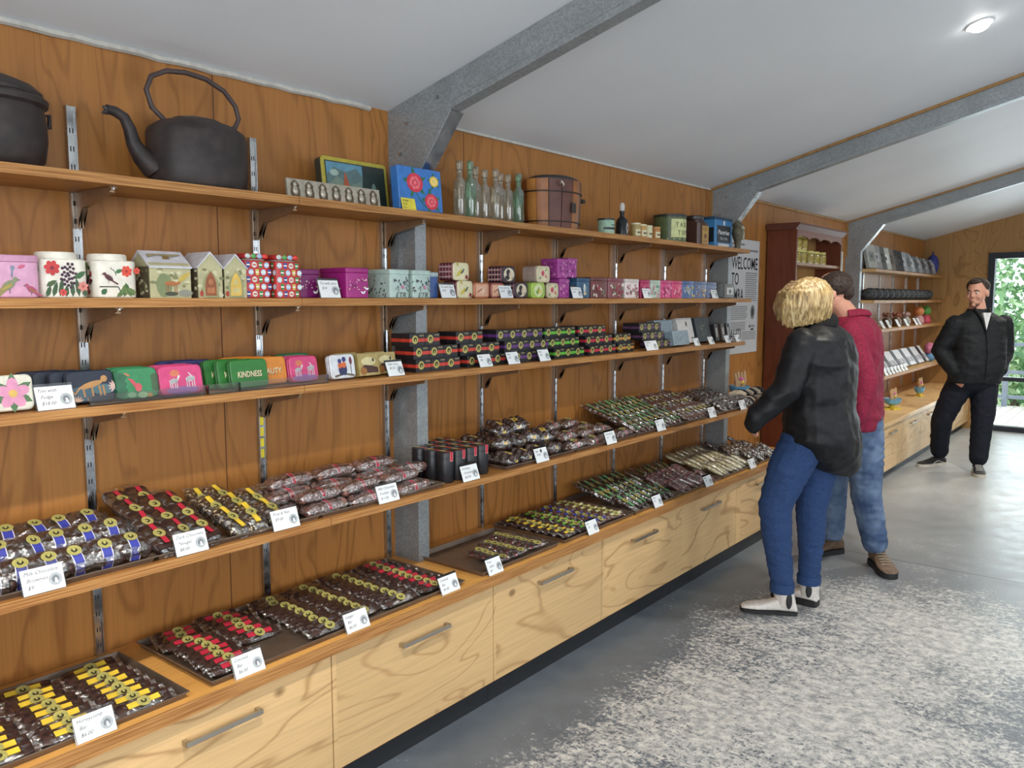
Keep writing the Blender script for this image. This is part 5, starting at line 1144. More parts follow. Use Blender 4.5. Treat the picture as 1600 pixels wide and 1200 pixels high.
# brown dresser with an open shelf of yellow jars
RW = M['ply_red']; t = empty('dresser', (.012, 6.165, 0), 0, 'tall reddish brown timber dresser with an open shelf of yellow jars', 'dresser')
b = MB(); b.box(0, .225, 0, .022, 0, 2.12, RW); b.build('side_panel', t, smooth=False)
b = MB(); b.box(0, .225, 1.07, 1.092, 0, 2.12, RW); b.build('side_panel', t, smooth=False)
b = MB(); b.box(0, .012, .022, 1.07, .1, 2.12, M['ply_end']); b.build('back_panel', t, smooth=False)
b = MB(); b.prism([(0, 2.12), (.225, 2.12), (.255, 2.155), (.255, 2.168), (0, 2.168)], -.03, 1.115, 'y', C(92, 48, 36, .45)); b.build('cornice', t, smooth=False)
pts = [(.022, 2.12)]+[(.022+1.048*k/32, 2.055+.022*abs(math.sin(k*PI/8))**.6-.0*k) for k in range(33)]+[(1.07, 2.12)]
b = MB(); b.prism(pts, .210, .225, 'x', C(128, 84, 74, .45)); b.build('scalloped_valance', t, smooth=False)
for z in (1.855, 1.42, 1.0): b = MB(); b.box(.012, .215, .022, 1.07, z, z+.022, C(150, 112, 84, .5)); b.build('shelf', t, smooth=False)
b = MB(); b.box(.012, .225, .022, 1.07, 0, .82, RW); b.box(.225, .24, .03, .54, .06, .80, RW); b.box(.225, .24, .55, 1.065, .06, .80, RW); b.build('cupboard', t, smooth=False)
# fluted white-edged display card at the right edge of the dresser
b = MB(); b.box(0, .012, -.012, .012, 0, .30, C(196, 188, 176, .5)); o = b.build('white_strip', t, smooth=False); o.location = (.226, 1.075, 1.70)
YJ = lumpy('yellow_sweets', (190, 160, 40), (222, 200, 92), 90, .4)
t = empty('sweet_jar'); b = MB(); b.lathe([(.042, 0), (.046, .006), (.046, .070), (.038, .082)], YJ, 20); b.build('jar_contents', t)
b = MB(); b.lathe([(.0475, 0), (.0475, .074), (.040, .086), (.040, .09)], M['acrylic'], 20, cap=False); b.build('glass_jar', t)
b = MB(); b.lathe([(.041, .086), (.042, .104), (.036, .106), (.003, .106)], C(206, 190, 90, .4), 20); b.build('lid', t); pj = Proto(t)
jl = ['lower left end', 'second along, lower', 'third along, lower', 'fourth along', 'fifth along', 'sixth along', 'upper left end', 'second along, upper', 'third along, upper']
for i, (y, z) in enumerate(((6.10, 0), (6.21, 0), (6.33, 0), (6.50, 0), (6.64, 0), (6.80, 0), (6.11, .107), (6.22, .107), (6.34, .107))):
    pj.put((.15, y+.18, 1.8785+z), rnd(0, 3), 'small yellow-filled jar on the dresser shelf, %s' % jl[i], 'jar', 'yellow jars on the dresser')

# far wall shelves beyond the third frame
FZ = [(1.885, .26), (1.585, .26), (1.300, .27), (.850, .36)]; FNm = ['top', 'second', 'third', 'lowest']
for (z, d), nm in zip(FZ, FNm):
    b = MB(); b.box(.012, d, 8.235, 11.34, z-.028, z, M['ply_bench']); b.box(d, d+.001, 8.235, 11.34, z-.028, z, M['edge'])
    tag(b.build('shelf_board', smooth=False), 'pale plywood board of the far wall shelves, %s one' % nm, 'shelf', 'far wall shelf boards')
for i, y in enumerate((8.75, 9.371, 9.92, 10.54, 11.14)):
    b = MB(); b.box(0, .014, y-.014, y+.014, .56, 2.0, M['zinc']); b.build
    tag(b.build('shelf_upright', smooth=False), 'silver metal upright of the far shelves, %s from the left' % ORD[i], 'shelf upright', 'far metal shelf uprights')
# books and calendars on the far top shelf
y = 8.40; k = 0
bkc = [(176, 176, 170), (150, 150, 148), (96, 96, 94), (196, 196, 190), (120, 110, 100), (44, 44, 46), (40, 40, 44), (160, 162, 166), (132, 136, 140), (170, 172, 174), (104, 108, 112), (150, 152, 154), (110, 112, 114), (140, 142, 146), (96, 98, 104), (150, 150, 152)]
FACE_P = [(-.055, -.03), (.01, .02), (.05, -.01)]
while y < 11.15 and k < 16:
    t = empty('boxed_plate', (.20, y, 1.886+.012), 0, '%s upright %s on the far top shelf, %s from the left' % ('black' if sum(bkc[k]) < 150 else ('dark grey' if sum(bkc[k]) < 340 else 'pale grey'), 'box' if k < 9 else 'round-topped box', ORD[k]), 'box', 'display boxes on the far top shelf'); t.rotation_euler = (0, math.radians(-14), math.radians(-10))
    b = MB(); h = .235-.003*k
    if k < 9: b.box(-.03, 0, -.095, .095, 0, h, C(*bkc[k], .45))
    else: b.prism([(-.09, 0)]+[(-.09+.18*q/10, h*.55+h*.4*math.sin(PI*q/10)) for q in range(11)]+[(.09, 0)], -.03, 0, 'x', C(*bkc[k], .45))
    b.build('box_body', t, smooth=False)
    b = MB(); F = Face(b, (.0004, 0, h/2), (0, 1, 0), (0, 0, 1)); F.rect(-.06, .06, -.05, .045, C(*[min(255, v+32) if k % 2 else max(0, v-36) for v in bkc[k]], .45)); F.up(); F.disc(.0, .0, .025, .02, C(90, 92, 100)); b.build('printed_panel', t, smooth=False)
    y += .172; k += 1
t = empty('blue_bag', (.14, 11.22, 1.886), 0, 'crumpled blue bag at the right end of the far top shelf', 'bag'); b = MB(); b.ell((0, 0, .13), (.07, .08, .13), C(52, 60, 130, .5), 10, 8); b.build('bag_body', t); b = MB(); b.tube([(0, -.03, .24), (0, -.02, .29), (0, .02, .29), (0, .03, .24)], .006, C(44, 50, 110, .5)); b.build('bag_handle', t)
# dark knitted-looking packs on the second far shelf
DG = lumpy('dark_grey_wool', (44, 46, 48), (80, 82, 84), 60, .8)
for i in range(12):
    t = MB(); t.ell((0, 0, .055), (.085, .105, .055), DG, 12, 8); t.ell((.02, .0, .075), (.06, .09, .045), DG, 10, 6); o = t.build('knitted_pack'); o.location = (.15, 8.42+.222*i, 1.5855+.001)
    tag(o, 'dark grey rounded pack on the second far shelf, %s from the left' % ORD[i], 'pack', 'dark grey packs')
# third far shelf: cards, ornaments and gift baskets
for i, (y, c_, tl) in enumerate(((8.75, (190, 196, 194), 0), (8.98, (206, 206, 200), 0), (9.15, (96, 84, 70), 1), (9.36, (200, 206, 204), 0), (9.54, (110, 80, 60), 1), (9.72, (210, 212, 206), 0), (9.95, (150, 150, 146), 1), (10.14, (196, 202, 214), 0), (10.3, (204, 210, 220), 0))):
    if tl:
        t = empty('ornament', (.15, y, 1.301), 0, 'small %s round ornament on the third far shelf, %s along' % (('brown', 'rusty', 'silver')[(i//2) % 3 if i < 6 else 2], ORD[i]), 'ornament', 'small ornaments')
        b = MB(); b.lathe([(.04, 0), (.055, .03), (.05, .07), (.03, .10)], C(*c_, .4), 16); b.build('pot', t); b = MB()
        for q in range(5): b.ell((.03*math.cos(q*1.3), .03*math.sin(q*1.3), .125+.01*(q % 2)), .02, C(min(255, c_[0]+30), c_[1], c_[2], .5), 8, 6)
        b.build('filling', t)
    else: price_card(.235, y, 1.301, ('Gift', '$20', ''), 'on the third far shelf, %s along' % ORD[i], 0, 30, .10, .09)
for i, (y, cs, lb) in enumerate(((10.62, ((206, 130, 80), (196, 150, 150)), 'orange topped gift figure on the third far shelf'), (10.98, ((90, 150, 70), (200, 70, 90)), 'green and red gift figure on the third far shelf'))):
    t = empty('gift_figure', (.14, y, 1.301), 0, lb, 'gift figure'); b = MB(); b.lathe([(.05, 0), (.065, .02), (.055, .08), (.03, .11)], C(*cs[1], .5), 14); b.build('body', t)
    b = MB(); b.ell((0, 0, .15), (.06, .07, .06), C(*cs[0], .5), 12, 8); b.build('head', t); b = MB(); b.ell((0, .06, .18), (.02, .03, .045), C(90, 150, 80, .5), 8, 6); b.build('leafy_top', t)
t = empty('pink_toy', (.25, 10.75, .851), 0, 'pink and blue soft toy on the lowest far shelf beside the man', 'toy'); b = MB(); b.ell((0, 0, .16), (.06, .09, .07), C(206, 120, 150, .6), 12, 8); b.build('head', t); b = MB(); b.ell((0, .02, .06), (.07, .07, .06), C(110, 160, 200, .6), 12, 8); b.build('body', t)
# lowest far shelf: leaning black and white cards
for i in range(18):
    y = 8.45+.125*i; wht = i % 3 != 1
    t = empty('leaning_card', (.27, y, .853+.02), 0, '%s flat pack leaning back on the lowest far shelf, %s from the left' % ('white' if wht else 'black', ORD[i] if i < 16 else ('seventeenth', 'eighteenth')[i-16]), 'flat pack', 'leaning flat packs'); t.rotation_euler = (0, math.radians(-38), math.radians(-16))
    b = MB(); b.box(-.014, 0, -.045, .045, 0, .215, C(206, 208, 212, .4) if wht else C(40, 40, 44, .4)); b.build('pack', t, smooth=False)
    b = MB(); F = Face(b, (.0004, 0, .1), (0, 1, 0), (0, 0, 1)); F.rect(-.03, .03, -.06, .0, C(150, 150, 156, .5) if wht else C(90, 90, 96, .5)); b.build('print', t, smooth=False)
for i in range(7): price_card(.345, 8.5+.13*i, .851, ('$12', '', ''), 'on the lowest far shelf, %s from the left' % ORD[i], 0, 30, .09, .075)
for i in range(9):
    t = MB(); t.ell((0, 0, .04), (.05, .055, .035), C(52, 50, 54, .5), 10, 6); t.ell((0, 0, .08), (.035, .04, .03), C(196, 196, 190, .5) if i % 2 else C(44, 42, 46, .5), 10, 6)
    o = t.build('small_pouch'); o.location = (.08, 9.35+.2*i, .851+.003); tag(o, 'small black and white pouch behind the flat packs, %s along' % ORD[i], 'pouch', 'small pouches')

# far low bench
t = empty('bench_unit', (0, 0, 0), 0, 'long pale plywood bench with low cupboards under the far shelves', 'bench unit')
BT = M['ply_bench']; b = MB(); b.box(.002, .625, 7.285, 11.345, .500, .538, BT); b.build('bench_top', t, smooth=False)
b = MB(); b.box(.002, .585, 7.31, 11.345, .085, .4995, M['ply_end']); b.build('carcass', t, smooth=False)
b = MB(); b.box(.02, .53, 7.35, 11.345, 0, .085, M['kick']); b.build('kickboard', t, smooth=False)
ys = [7.31, 8.06, 8.81, 9.54, 10.29, 11.04, 11.34]
for a, c_ in zip(ys, ys[1:]):
    b = MB(); b.box(.586, .604, a+.003, c_-.003, .09, .495, M['ply_front']); dr = b.build('drawer', t, smooth=False)
    if c_-a > .5: handle(dr, (a+c_)/2, .22, .425, .604)
# hand-shaped wooden sweet holders
def holder(x, y, z, label, grown=1.0, rz=0):
    WD = C(196, 160, 120, .5); t = empty('sweet_holder', (x, y, z), rz, label, 'sweet holder', 'wooden sweet holders on yellow bases')
    b = MB(); pts = []
    for k in range(12): a = 2*PI*k/12; r_ = (.095 if k % 2 == 0 else .06)*grown; pts.append((r_*.8*math.cos(a), r_*1.15*math.sin(a)))
    b.prism(pts, 0, .008, 'z', C(226, 196, 50, .5)); b.lathe([(.03, .008), (.025, .03), (.03, .035)], C(226, 196, 50, .5), 12); b.build('yellow_base', t, smooth=False)
    b = MB(); b.lathe([(.03, .035), (.06*grown, .055), (.075*grown, .10), (.072*grown, .10), (.05, .06)], C(110, 170, 204, .45), 20, sy=1.1); b.build('blue_cup', t)
    for k in range(4):
        a = -1.2+.8*k; y_ = (.070*grown)*(-1, -.38, .38, 1)[k]; b = MB(); b.tube([(0, y_*.8, .07), (.01, y_*1.05, .13), (0, y_*1.15, .19+.01*(k % 2))], [.012, .013, .009], WD, 8); b.build('wooden_finger', t)
    b = MB()
    for k in range(6): b.ell((.02*math.cos(k*1.1), .03*math.sin(k*1.1), .125+.012*(k % 3)), .018, C(190, 96, 140, .5) if k % 2 else C(226, 190, 90, .5), 8, 6)
    b.build('pink_filling', t)
holder(.42, 8.42, .5385, 'holder with blue cup on a yellow base, nearer one on the far bench', 1.15)
holder(.38, 9.72, .5385, 'slimmer holder with blue cup, farther one on the far bench', .75)
holder(.16, 5.36, .9005, 'holder with blue cup on the lowest shelf under the welcome poster', .95)
for i in range(7):
    t = MB(); t.tube([(0, -.045, .02), (0, -.015, .028), (.004, .02, .026), (0, .05, .02)], [.014, .02, .019, .012], C(206, 186, 160, .5) if i % 2 else C(40, 38, 46, .4), 8); o = t.build('twist_wrapped_sweet'); o.location = (.30-.02*(i % 3), 5.18+.062*i, T4+.002+.0005); o.rotation_euler = (0, 0, rnd(-.4, .4)+PI/2)
    tag(o, '%s twist-wrapped sweet at the end of the lowest wall shelf, %s along' % ('cream' if i % 2 else 'black', ORD[i]), 'sweet', 'twist-wrapped sweets')
for i in range(6):
    t = MB(); t.tube([(0, -.055, .02), (0, -.02, .03), (.004, .02, .03), (0, .055, .02)], [.016, .024, .022, .014], C(212, 196, 170, .5) if i % 2 == 0 else C(36, 34, 44, .4), 8); o = t.build('twist_wrapped_sweet'); o.location = (.21, 5.22+.062*i, T4+.002+.030); o.rotation_euler = (0, 0, rnd(-.3, .3)+PI/2)
    tag(o, '%s twist-wrapped sweet in the back pile by the holder, %s along' % ('cream' if i % 2 == 0 else 'navy', ORD[i]), 'sweet', 'twist-wrapped sweets')

# ---------------- outside the end door
DKM = wood('deck_boards', (206, 200, 190), (170, 162, 150), 'y')
b = MB()
for k in range(26): b.box(-1.0+k*.145, -1.0+k*.145+.138, 11.5, 14.4, -.07, -.03, DKM)
tag(b.build('outdoor_deck', smooth=False), 'pale boarded deck outside the glazed end door', 'deck')
t = empty('deck_railing', (0, 14.3, -.03), 0, 'grey railing along the edge of the deck outside the door', 'railing'); GR = C(130, 140, 156, .5)
for k in range(6): b = MB(); b.box(-.9+k*.75-.035, -.9+k*.75+.035, -.035, .035, 0, .95, GR); b.build('railing_post', t, smooth=False)
for z in (.12, .5, .92): b = MB(); b.box(-.9, 2.9, -.025, .025, z, z+.05, GR); b.build('rail', t, smooth=False)
LF = [lumpy('leaf_green', (104, 150, 96), (168, 200, 146), 3, .5, (.3, .7)), lumpy('leaf_pale', (130, 170, 120), (186, 210, 160), 3, .5, (.3, .7)), lumpy('leaf_dark', (74, 120, 80), (116, 160, 104), 3, .5, (.3, .7))]
BK = lumpy('bark', (84, 70, 56), (120, 104, 86), 20, .8)
for i, (x, y, z, rx, rz_, lb) in enumerate(((-.6, 17.5, 2.6, 1.9, 2.3, 'leafy green tree outside the door, left one'), (1.9, 19.0, 3.0, 2.2, 2.7, 'leafy green tree outside the door, right one'), (.5, 16.0, .7, 1.7, 1.0, 'low green shrub just beyond the deck railing'), (3.6, 16.6, 1.4, 1.5, 1.6, 'bushy shrub to the right beyond the deck'))):
    t = empty('shrub' if rz_ < 2 else 'tree', (x, y, -.6), 0, lb, 'shrub' if rz_ < 2 else 'tree')
    b = MB(); b.tube([(0, 0, 0), (.05, 0, z*.4), (-.03, 0, z)], [.14, .10, .05], BK); b.build('trunk', t)
    b = MB()
    for k in range(2600):
        d = Vector((R.gauss(0, 1), R.gauss(0, 1), R.gauss(0, 1))).normalized(); rr = rnd(.45, 1)*(1+.25*noise.noise(d*2.2)); p = Vector((d.x*rx*rr, d.y*rx*.8*rr, z+.6+d.z*rz_*rr)); s_ = rnd(.05, .10)
        u = Vector((rnd(-1, 1), rnd(-1, 1), rnd(-1, 1))).normalized(); v = u.cross(Vector((rnd(-1, 1), rnd(-1, 1), .3))).normalized()
        b.add([p-u*s_, p+v*s_*.5, p+u*s_, p-v*s_*.5], [(0, 1, 2, 3)], LF[k % 3])
    b.build('foliage', t, smooth=False)
b = MB(); b.box(-14, 16, 11.5, 40, -.75, -.62, C(110, 130, 84, .9)); o = b.build('lawn', smooth=False); tag(o, 'grassy ground beyond the deck', 'ground')

# ================================================================ PEOPLE
YAWM = math.radians(38.699)
def remeshed(b, name, parent, mats, voxel=.009, smooth=4, disp=None, pick=None):
    o = b.build(name, None, smooth=False)
    m = o.modifiers.new('r', 'REMESH'); m.mode = 'VOXEL'; m.voxel_size = voxel
    m = o.modifiers.new('s', 'SMOOTH'); m.iterations = smooth; m.factor = .5
    dg = bpy.context.evaluated_depsgraph_get(); dg.update()
    me = bpy.data.meshes.new_from_object(o.evaluated_get(dg)); o.modifiers.clear()
    old = o.data; o.data = me; bpy.data.meshes.remove(old); me.name = name
    if disp:
        ns = [v.normal.copy() for v in me.vertices]
        for v, n in zip(me.vertices, ns): v.co += n*disp(v.co)
    me.materials.clear()
    for x in (mats if isinstance(mats, list) else [mats]): me.materials.append(x)
    me.polygons.foreach_set('use_smooth', [True]*len(me.polygons))
    if pick: me.polygons.foreach_set('material_index', [pick(p.center) for p in me.polygons])
    else: me.polygons.foreach_set('material_index', [0]*len(me.polygons))
    me.update(); o.parent = parent; return o
def rings_el(b, rows, W, m, n=20, tilt=None):
    """torso: rows (centre r, d, z, half width, half thickness); W = width axis in (r, d)"""
    T = (-W[1], W[0]); out = []
    for r_, d, z, hw, ht in rows:
        ring = []
        for j in range(n):
            a = 2*PI*j/n; ca, sa = math.cos(a), math.sin(a); x = hw*abs(ca)**.85*(1 if ca > 0 else -1); y = ht*abs(sa)**.85*(1 if sa > 0 else -1)
            ring.append((r_+W[0]*x+T[0]*y, d+W[1]*x+T[1]*y, z+(tilt(r_+W[0]*x+T[0]*y, z) if tilt else 0)))
        out.append(ring)
    b.loft(out, m)
def limb(b, pts, rs, m, flat=1):
    """tapering limb with rounded joints, densified along a smooth path"""
    P = [Vector(p) for p in pts]; Q = []; S = []
    for i in range(len(P)-1):
        for k in range(5):
            t_ = k/5; Q.append(P[i].lerp(P[i+1], t_)); S.append(rs[i]+(rs[i+1]-rs[i])*t_)
    Q.append(P[-1]); S.append(rs[-1])
    b.tube(Q, S, m, 14, flat=flat)
    b.ell(P[0], rs[0]*.98, m, 12, 8); b.ell(P[-1], rs[-1]*.98, m, 12, 8)
def folds(amp, sx=9, sz=16, seed=0):
    def f(co):
        a = noise.noise(Vector((co.x*sx+seed, co.y*sx, co.z*sz))); c_ = noise.noise(Vector((co.x*26+seed, co.y*26, co.z*40)))
        return amp*(1-abs(a)*3)*.7+amp*.35*c_
    return f
def cloth(name, c1, c2, scale, rough, spec=.3, thr=(.4, .6), bs=.3): return lumpy(name, c1, c2, scale, rough, thr, spec, bs)
M['coat'] = cloth('black_waxed_coat', (15, 16, 19), (23, 25, 30), 30, .50, .32)
M['collar'] = cloth('black_ribbed_collar', (10, 10, 12), (22, 22, 26), 160, .9)
M['denim'] = cloth('blue_denim', (34, 56, 96), (48, 74, 118), 240, .8)
M['denim2'] = cloth('faded_blue_denim', (62, 82, 116), (104, 124, 152), 7, .8)
M['shirt_red'] = cloth('maroon_shirt', (118, 22, 50), (140, 32, 62), 120, .75)
M['jacket3'] = cloth('black_jacket', (15, 18, 21), (24, 28, 32), 60, .7)
M['trouser3'] = cloth('navy_black_trousers', (15, 18, 28), (24, 28, 40), 90, .8)
def hair_mat():
    t = NT('blonde_hair'); tc = t.n('ShaderNodeTexCoord'); mp = t.n('ShaderNodeMapping'); mp.inputs['Scale'].default_value = (60, 60, 7); mp.inputs['Rotation'].default_value = (0, .25, 0); t.l(tc.outputs['Object'], mp.inputs[0])
    n = t.n('ShaderNodeTexNoise', i_Scale=1.6, i_Detail=4.0, i_Roughness=.6); t.l(mp.outputs[0], n.inputs['Vector'])
    t.bsdf(t.ramp(n.outputs[0], [(.34, lin((112, 84, 50))), (.5, lin((178, 148, 96))), (.66, lin((222, 200, 150)))]), .38, 0, .5, bump=n.outputs[0], bs=.7, bd=.004); return t.m
M['blonde'] = hair_mat()
M['brown_hair'] = cloth('dark_brown_hair', (44, 34, 30), (72, 58, 50), 80, .6)
M['beard'] = cloth('stubble', (104, 74, 62), (130, 96, 82), 120, .7)
M['white_boot'] = C(216, 210, 204, .45); M['sole'] = C(30, 30, 32, .6); M['tan_boot'] = C(104, 82, 64, .65, vary=.25); M['black_shoe'] = C(28, 28, 32, .6); M['pale_sole'] = C(196, 190, 178, .6)

def hand(b, wrist, dirv, palmn, m, k=1.0, curl=.5):
    """palm with four unequal curled fingers and a side thumb"""
    D = Vector(dirv).normalized(); N = (Vector(palmn)-D*Vector(palmn).dot(D)).normalized(); S = D.cross(N); w0 = Vector(wrist)
    b.tube([w0, w0+D*.03*k, w0+D*.085*k], [(.016*k, .026*k), (.016*k, .036*k), (.013*k, .040*k)], m, 12, up=N)
    for i, L in enumerate((.066, .074, .070, .055)):
        o = w0+D*.080*k+S*(-.028+.0187*i)*k; pts = [o]; d = D.copy()
        for q in range(3): d = (d+N*curl*.5).normalized(); pts.append(pts[-1]+d*L*k*(.42, .33, .25)[q])
        b.tube(pts, [.0092*k, .0088*k, .008*k, .0066*k], m, 8)
    o = w0+D*.025*k-S*.030*k; b.tube([o, o+(D*.6-S*.8).normalized()*.035*k, o+(D*.9-S*.55+N*.4).normalized()*.066*k], [.012*k, .0105*k, .0085*k], m, 8)
def head_geo(b, c, face, m, k=1.0, down=.0):
    """skull, jaw, nose, brow, lips, ears; face = facing direction"""
    f = Vector(face).normalized(); u = Vector((0, 0, 1)); u = (u-f*u.dot(f)).normalized(); s = f.cross(u); c = Vector(c)
    rot = Matrix((s, f, u)).transposed()
    E_ = lambda p, r: b.ell(c+s*p[0]*k+f*p[1]*k+u*p[2]*k, tuple(v*k for v in r), m, 14, 10, rot)
    E_((0, -.012, .030), (.076, .096, .088)); E_((0, .018, -.025), (.064, .072, .080)); E_((0, .040, -.075), (.040, .042, .034)); E_((0, .072, .022), (.050, .020, .014))
    E_((0, .096, -.020), (.012, .018, .014)); E_((0, .086, .000), (.009, .016, .026)); E_((0, .080, -.056), (.024, .012, .007)); E_((0, .078, -.067), (.021, .012, .007)); E_((0, .072, -.098), (.020, .018, .016))
    for q in (-1, 1): E_((q*.078, -.008, -.012), (.010, .022, .032)); E_((q*.038, .066, -.030), (.022, .020, .022))
    return lambda p: c+s*p[0]*k+f*p[1]*k+u*p[2]*k
def eyes(t, at, k=1.0):
    for q, nm in ((-1, 'eye'), (1, 'eye')):
        b = MB(); b.ell(at((q*.030, .0755, .004)), .0105*k, C(220, 216, 212, .3), 10, 8); b.ell(at((q*.030, .0825, .004)), .0052*k, C(52, 40, 34, .3), 8, 6); b.build(nm, t)
        b = MB(); b.tube([at((q*.014, .092, .024)), at((q*.032, .090, .029)), at((q*.048, .078, .022))], .0038*k, M['brown_hair'], 6); b.build('eyebrow', t)
def shoe(t, heel, toe, up, sole, w_=.047, h=.085, shaft=None, sole_h=.018, name='shoe', tongue=None, stripe=None):
    H = Vector(heel); T = Vector(toe); D = T-H; L = D.length; D.normalize(); S = D.cross(Vector((0, 0, 1))).normalized(); U = S.cross(D)
    b = MB(); rings = []
    for q, ww, hh in ((-.03, .62, .50), (.02, .80, .90), (.15, .84, 1.0), (.32, .80, .98), (.50, .90, .72), (.70, 1.04, .56), (.86, .96, .48), (.96, .70, .38), (1.0, .40, .28)):
        c_ = H+D*L*q; ring = []
        for j in range(14):
            a = 2*PI*j/14; ca, sa = math.cos(a), math.sin(a); x = w_*ww*abs(ca)**.7*(1 if ca > 0 else -1); z = (h*hh-sole_h)*(.5+.5*abs(sa)**.7*(1 if sa > 0 else -1)); ring.append(tuple(c_+S*x+U*(sole_h+z)))
        rings.append(ring)
    b.loft(rings, up); o = b.build(name, t)
    b = MB(); pl = []
    for q, ww in ((-.04, .55), (.0, .82), (.2, .90), (.4, .84), (.68, 1.10), (.86, 1.0), (.97, .7), (1.02, .3)): pl.append((q, ww))
    out = [(q, ww) for q, ww in pl]+[(q, -ww) for q, ww in pl[::-1]]
    b.loft([[tuple(H+D*L*q+S*w_*ww+U*z) for q, ww in out] for z in (0.0005, sole_h+.002)], sole); b.build('sole', o, smooth=False)
    if shaft: b = MB(); b.tube([H+D*L*.16+U*h*.6, Vector(shaft)], [.047, .050], up, 16, up=tuple(D)); b.build('boot_shaft', o)
    if tongue:
        b = MB()
        for q in range(5): c_ = H+D*L*(.40+.075*q)+U*(h*(.90-.085*q)); b.tube([c_-S*w_*.55, c_+U*.004, c_+S*w_*.55], .0028, tongue, 6)
        b.build('laces', o)
    if stripe:
        b = MB()
        for s_ in (-1, 1): b.tube([H+D*L*.12+S*s_*w_*.80+U*h*.35, H+D*L*.35+S*s_*w_*.84+U*h*.62, H+D*L*.55+S*s_*w_*.95+U*h*.38], .003, stripe, 6)
        b.build('side_stripe', o)
    return o
Wp = (.625, .78)      # shoulder axis of somebody facing the shelves, in (screen right, depth)

# --- woman in the black coat
wm = empty('person', (1.02, 4.07, 0), YAWM, 'woman in a black coat and blue jeans leaning toward the shelves', 'person')
b = MB(); S_ = M['skin']
at = head_geo(b, (.005, -.005, 1.575), (-.82, .42, -.50), S_)
limb(b, [(.03, 0, 1.53), (.085, 0, 1.44)], [.052, .06], S_)
rings_el(b, [(.09, 0, 1.44, .08, .06), (.10, 0, 1.38, .17, .09), (.11, 0, 1.25, .15, .10), (.11, 0, 1.10, .13, .095), (.10, 0, .96, .16, .11), (.09, 0, .87, .14, .10)], Wp, S_)
LA = [(-.02, -.12, 1.38), (-.125, -.20, 1.17), (-.215, -.18, 1.065), (-.262, -.170, 1.030)]; RA = [(.22, .13, 1.36), (.15, .29, 1.14), (.14, .31, 1.02), (.15, .31, .97)]
limb(b, LA, [.045, .038, .028, .024], S_); limb(b, RA, [.045, .038, .028, .024], S_)
hand(b, (-.252, -.170, 1.045), (-.25, .1, -1), (.9, .4, .1), S_, .82, .75); hand(b, (.15, .31, .97), (-.4, -.2, -.8), (-.3, .3, -.8), S_, .9, .5)
LL = [(.015, -.06, .90), (-.070, -.08, .73), (-.125, -.08, .555), (-.105, -.07, .40), (-.065, -.06, .13)]; RL = [(.155, .06, .88), (.130, .06, .70), (.105, .05, .52), (.112, .05, .36), (.112, .06, .13)]
limb(b, LL, [.085, .075, .055, .052, .036], S_); limb(b, RL, [.085, .075, .055, .052, .036], S_)
for l_, tt in ((LL, (-.17, -.035, .036)), (RL, (.02, .16, .036))): limb(b, [Vector(l_[-1]), Vector((l_[-1][0]+.015, l_[-1][1]+.01, .055))], [.032, .022], S_); limb(b, [Vector((l_[-1][0]+.015, l_[-1][1]+.01, .045)), tt], [.018, .012], S_)
remeshed(b, 'body', wm, S_, .0062, 3)
eyes(wm, at)
b = MB(); HB = M['blonde']; rot = Matrix.Rotation(-.35, 3, 'Y')
b.ell((.035, .000, 1.605), (.116, .106, .102), HB, 18, 12, rot); b.ell((.085, .01, 1.550), (.062, .085, .072), HB, 14, 10, rot); b.ell((-.020, -.060, 1.585), (.072, .048, .082), HB, 12, 10, rot)
for k in range(30):
    a = k/29; x1 = -.112+.225*a; d1 = -.060-.042*math.sin(PI*min(1, a+.1)); z1 = 1.462+.045*abs(a-.15)+.010*math.sin(k*2.1)
    b.tube([(x1*.35+.03, d1*.45, 1.690-.02*a), (x1*.85+.008, d1*.95, 1.630), (x1, d1, 1.560), (x1+.004, d1*.9, z1)], [.016, .020, .019, .007], HB, 8)
for k in range(12): b.tube([(-.02, .012*k-.06, 1.680), (-.088, .012*k-.06, 1.620), (-.108, .012*k-.06, 1.55), (-.098, .011*k-.06, 1.485+.012*(k % 3))], [.016, .017, .015, .006], HB, 8)
remeshed(b, 'hair', wm, HB, .006, 5, lambda co: .005*noise.noise(Vector(((co.x+co.z*.25)*95, co.y*95, co.z*8))))
b = MB(); CT = M['coat']
rings_el(b, [(.088, 0, 1.475, .085, .075), (.098, 0, 1.445, .145, .105), (.108, 0, 1.40, .215, .130), (.115, 0, 1.32, .235, .150), (.115, 0, 1.20, .228, .155), (.110, 0, 1.09, .222, .155), (.118, 0, .99, .235, .168), (.128, 0, .91, .240, .176)], Wp, CT)
rings_el(b, [(.118, 0, .99, .235, .168), (.128, 0, .90, .238, .174), (.160, 0, .83, .200, .150), (.205, 0, .765, .150, .110), (.240, 0, .715, .085, .060)], Wp, CT)
limb(b, [(-.035, -.125, 1.385), (-.128, -.20, 1.17), (-.222, -.182, 1.075), (-.262, -.170, 1.030), (-.272, -.165, .985)], [.078, .068, .058, .054, .042], CT)
limb(b, [(.245, .135, 1.370), (.15, .29, 1.14), (.145, .31, 1.0)], [.078, .066, .052], CT)
ct = remeshed(b, 'coat', wm, CT, .010, 4, folds(.0075, 7, 12, 3))
b = MB()
for k in range(18):
    a = 2*PI*k/18; p = lambda a: (.075+.090*math.cos(a)*.85, .078*math.sin(a), 1.468+.030*math.cos(a+2.6)*-1)
    b.ell(p(a), (.033, .033, .036), M['collar'], 8, 6)
remeshed(b, 'ribbed_collar', ct, M['collar'], .010, 2, lambda co: .003*noise.noise(co*60))
b = MB(); DN = M['denim']
rings_el(b, [(.085, 0, .99, .16, .115), (.085, 0, .93, .175, .13), (.085, 0, .86, .165, .125), (.085, .0, .80, .12, .09)], Wp, DN)
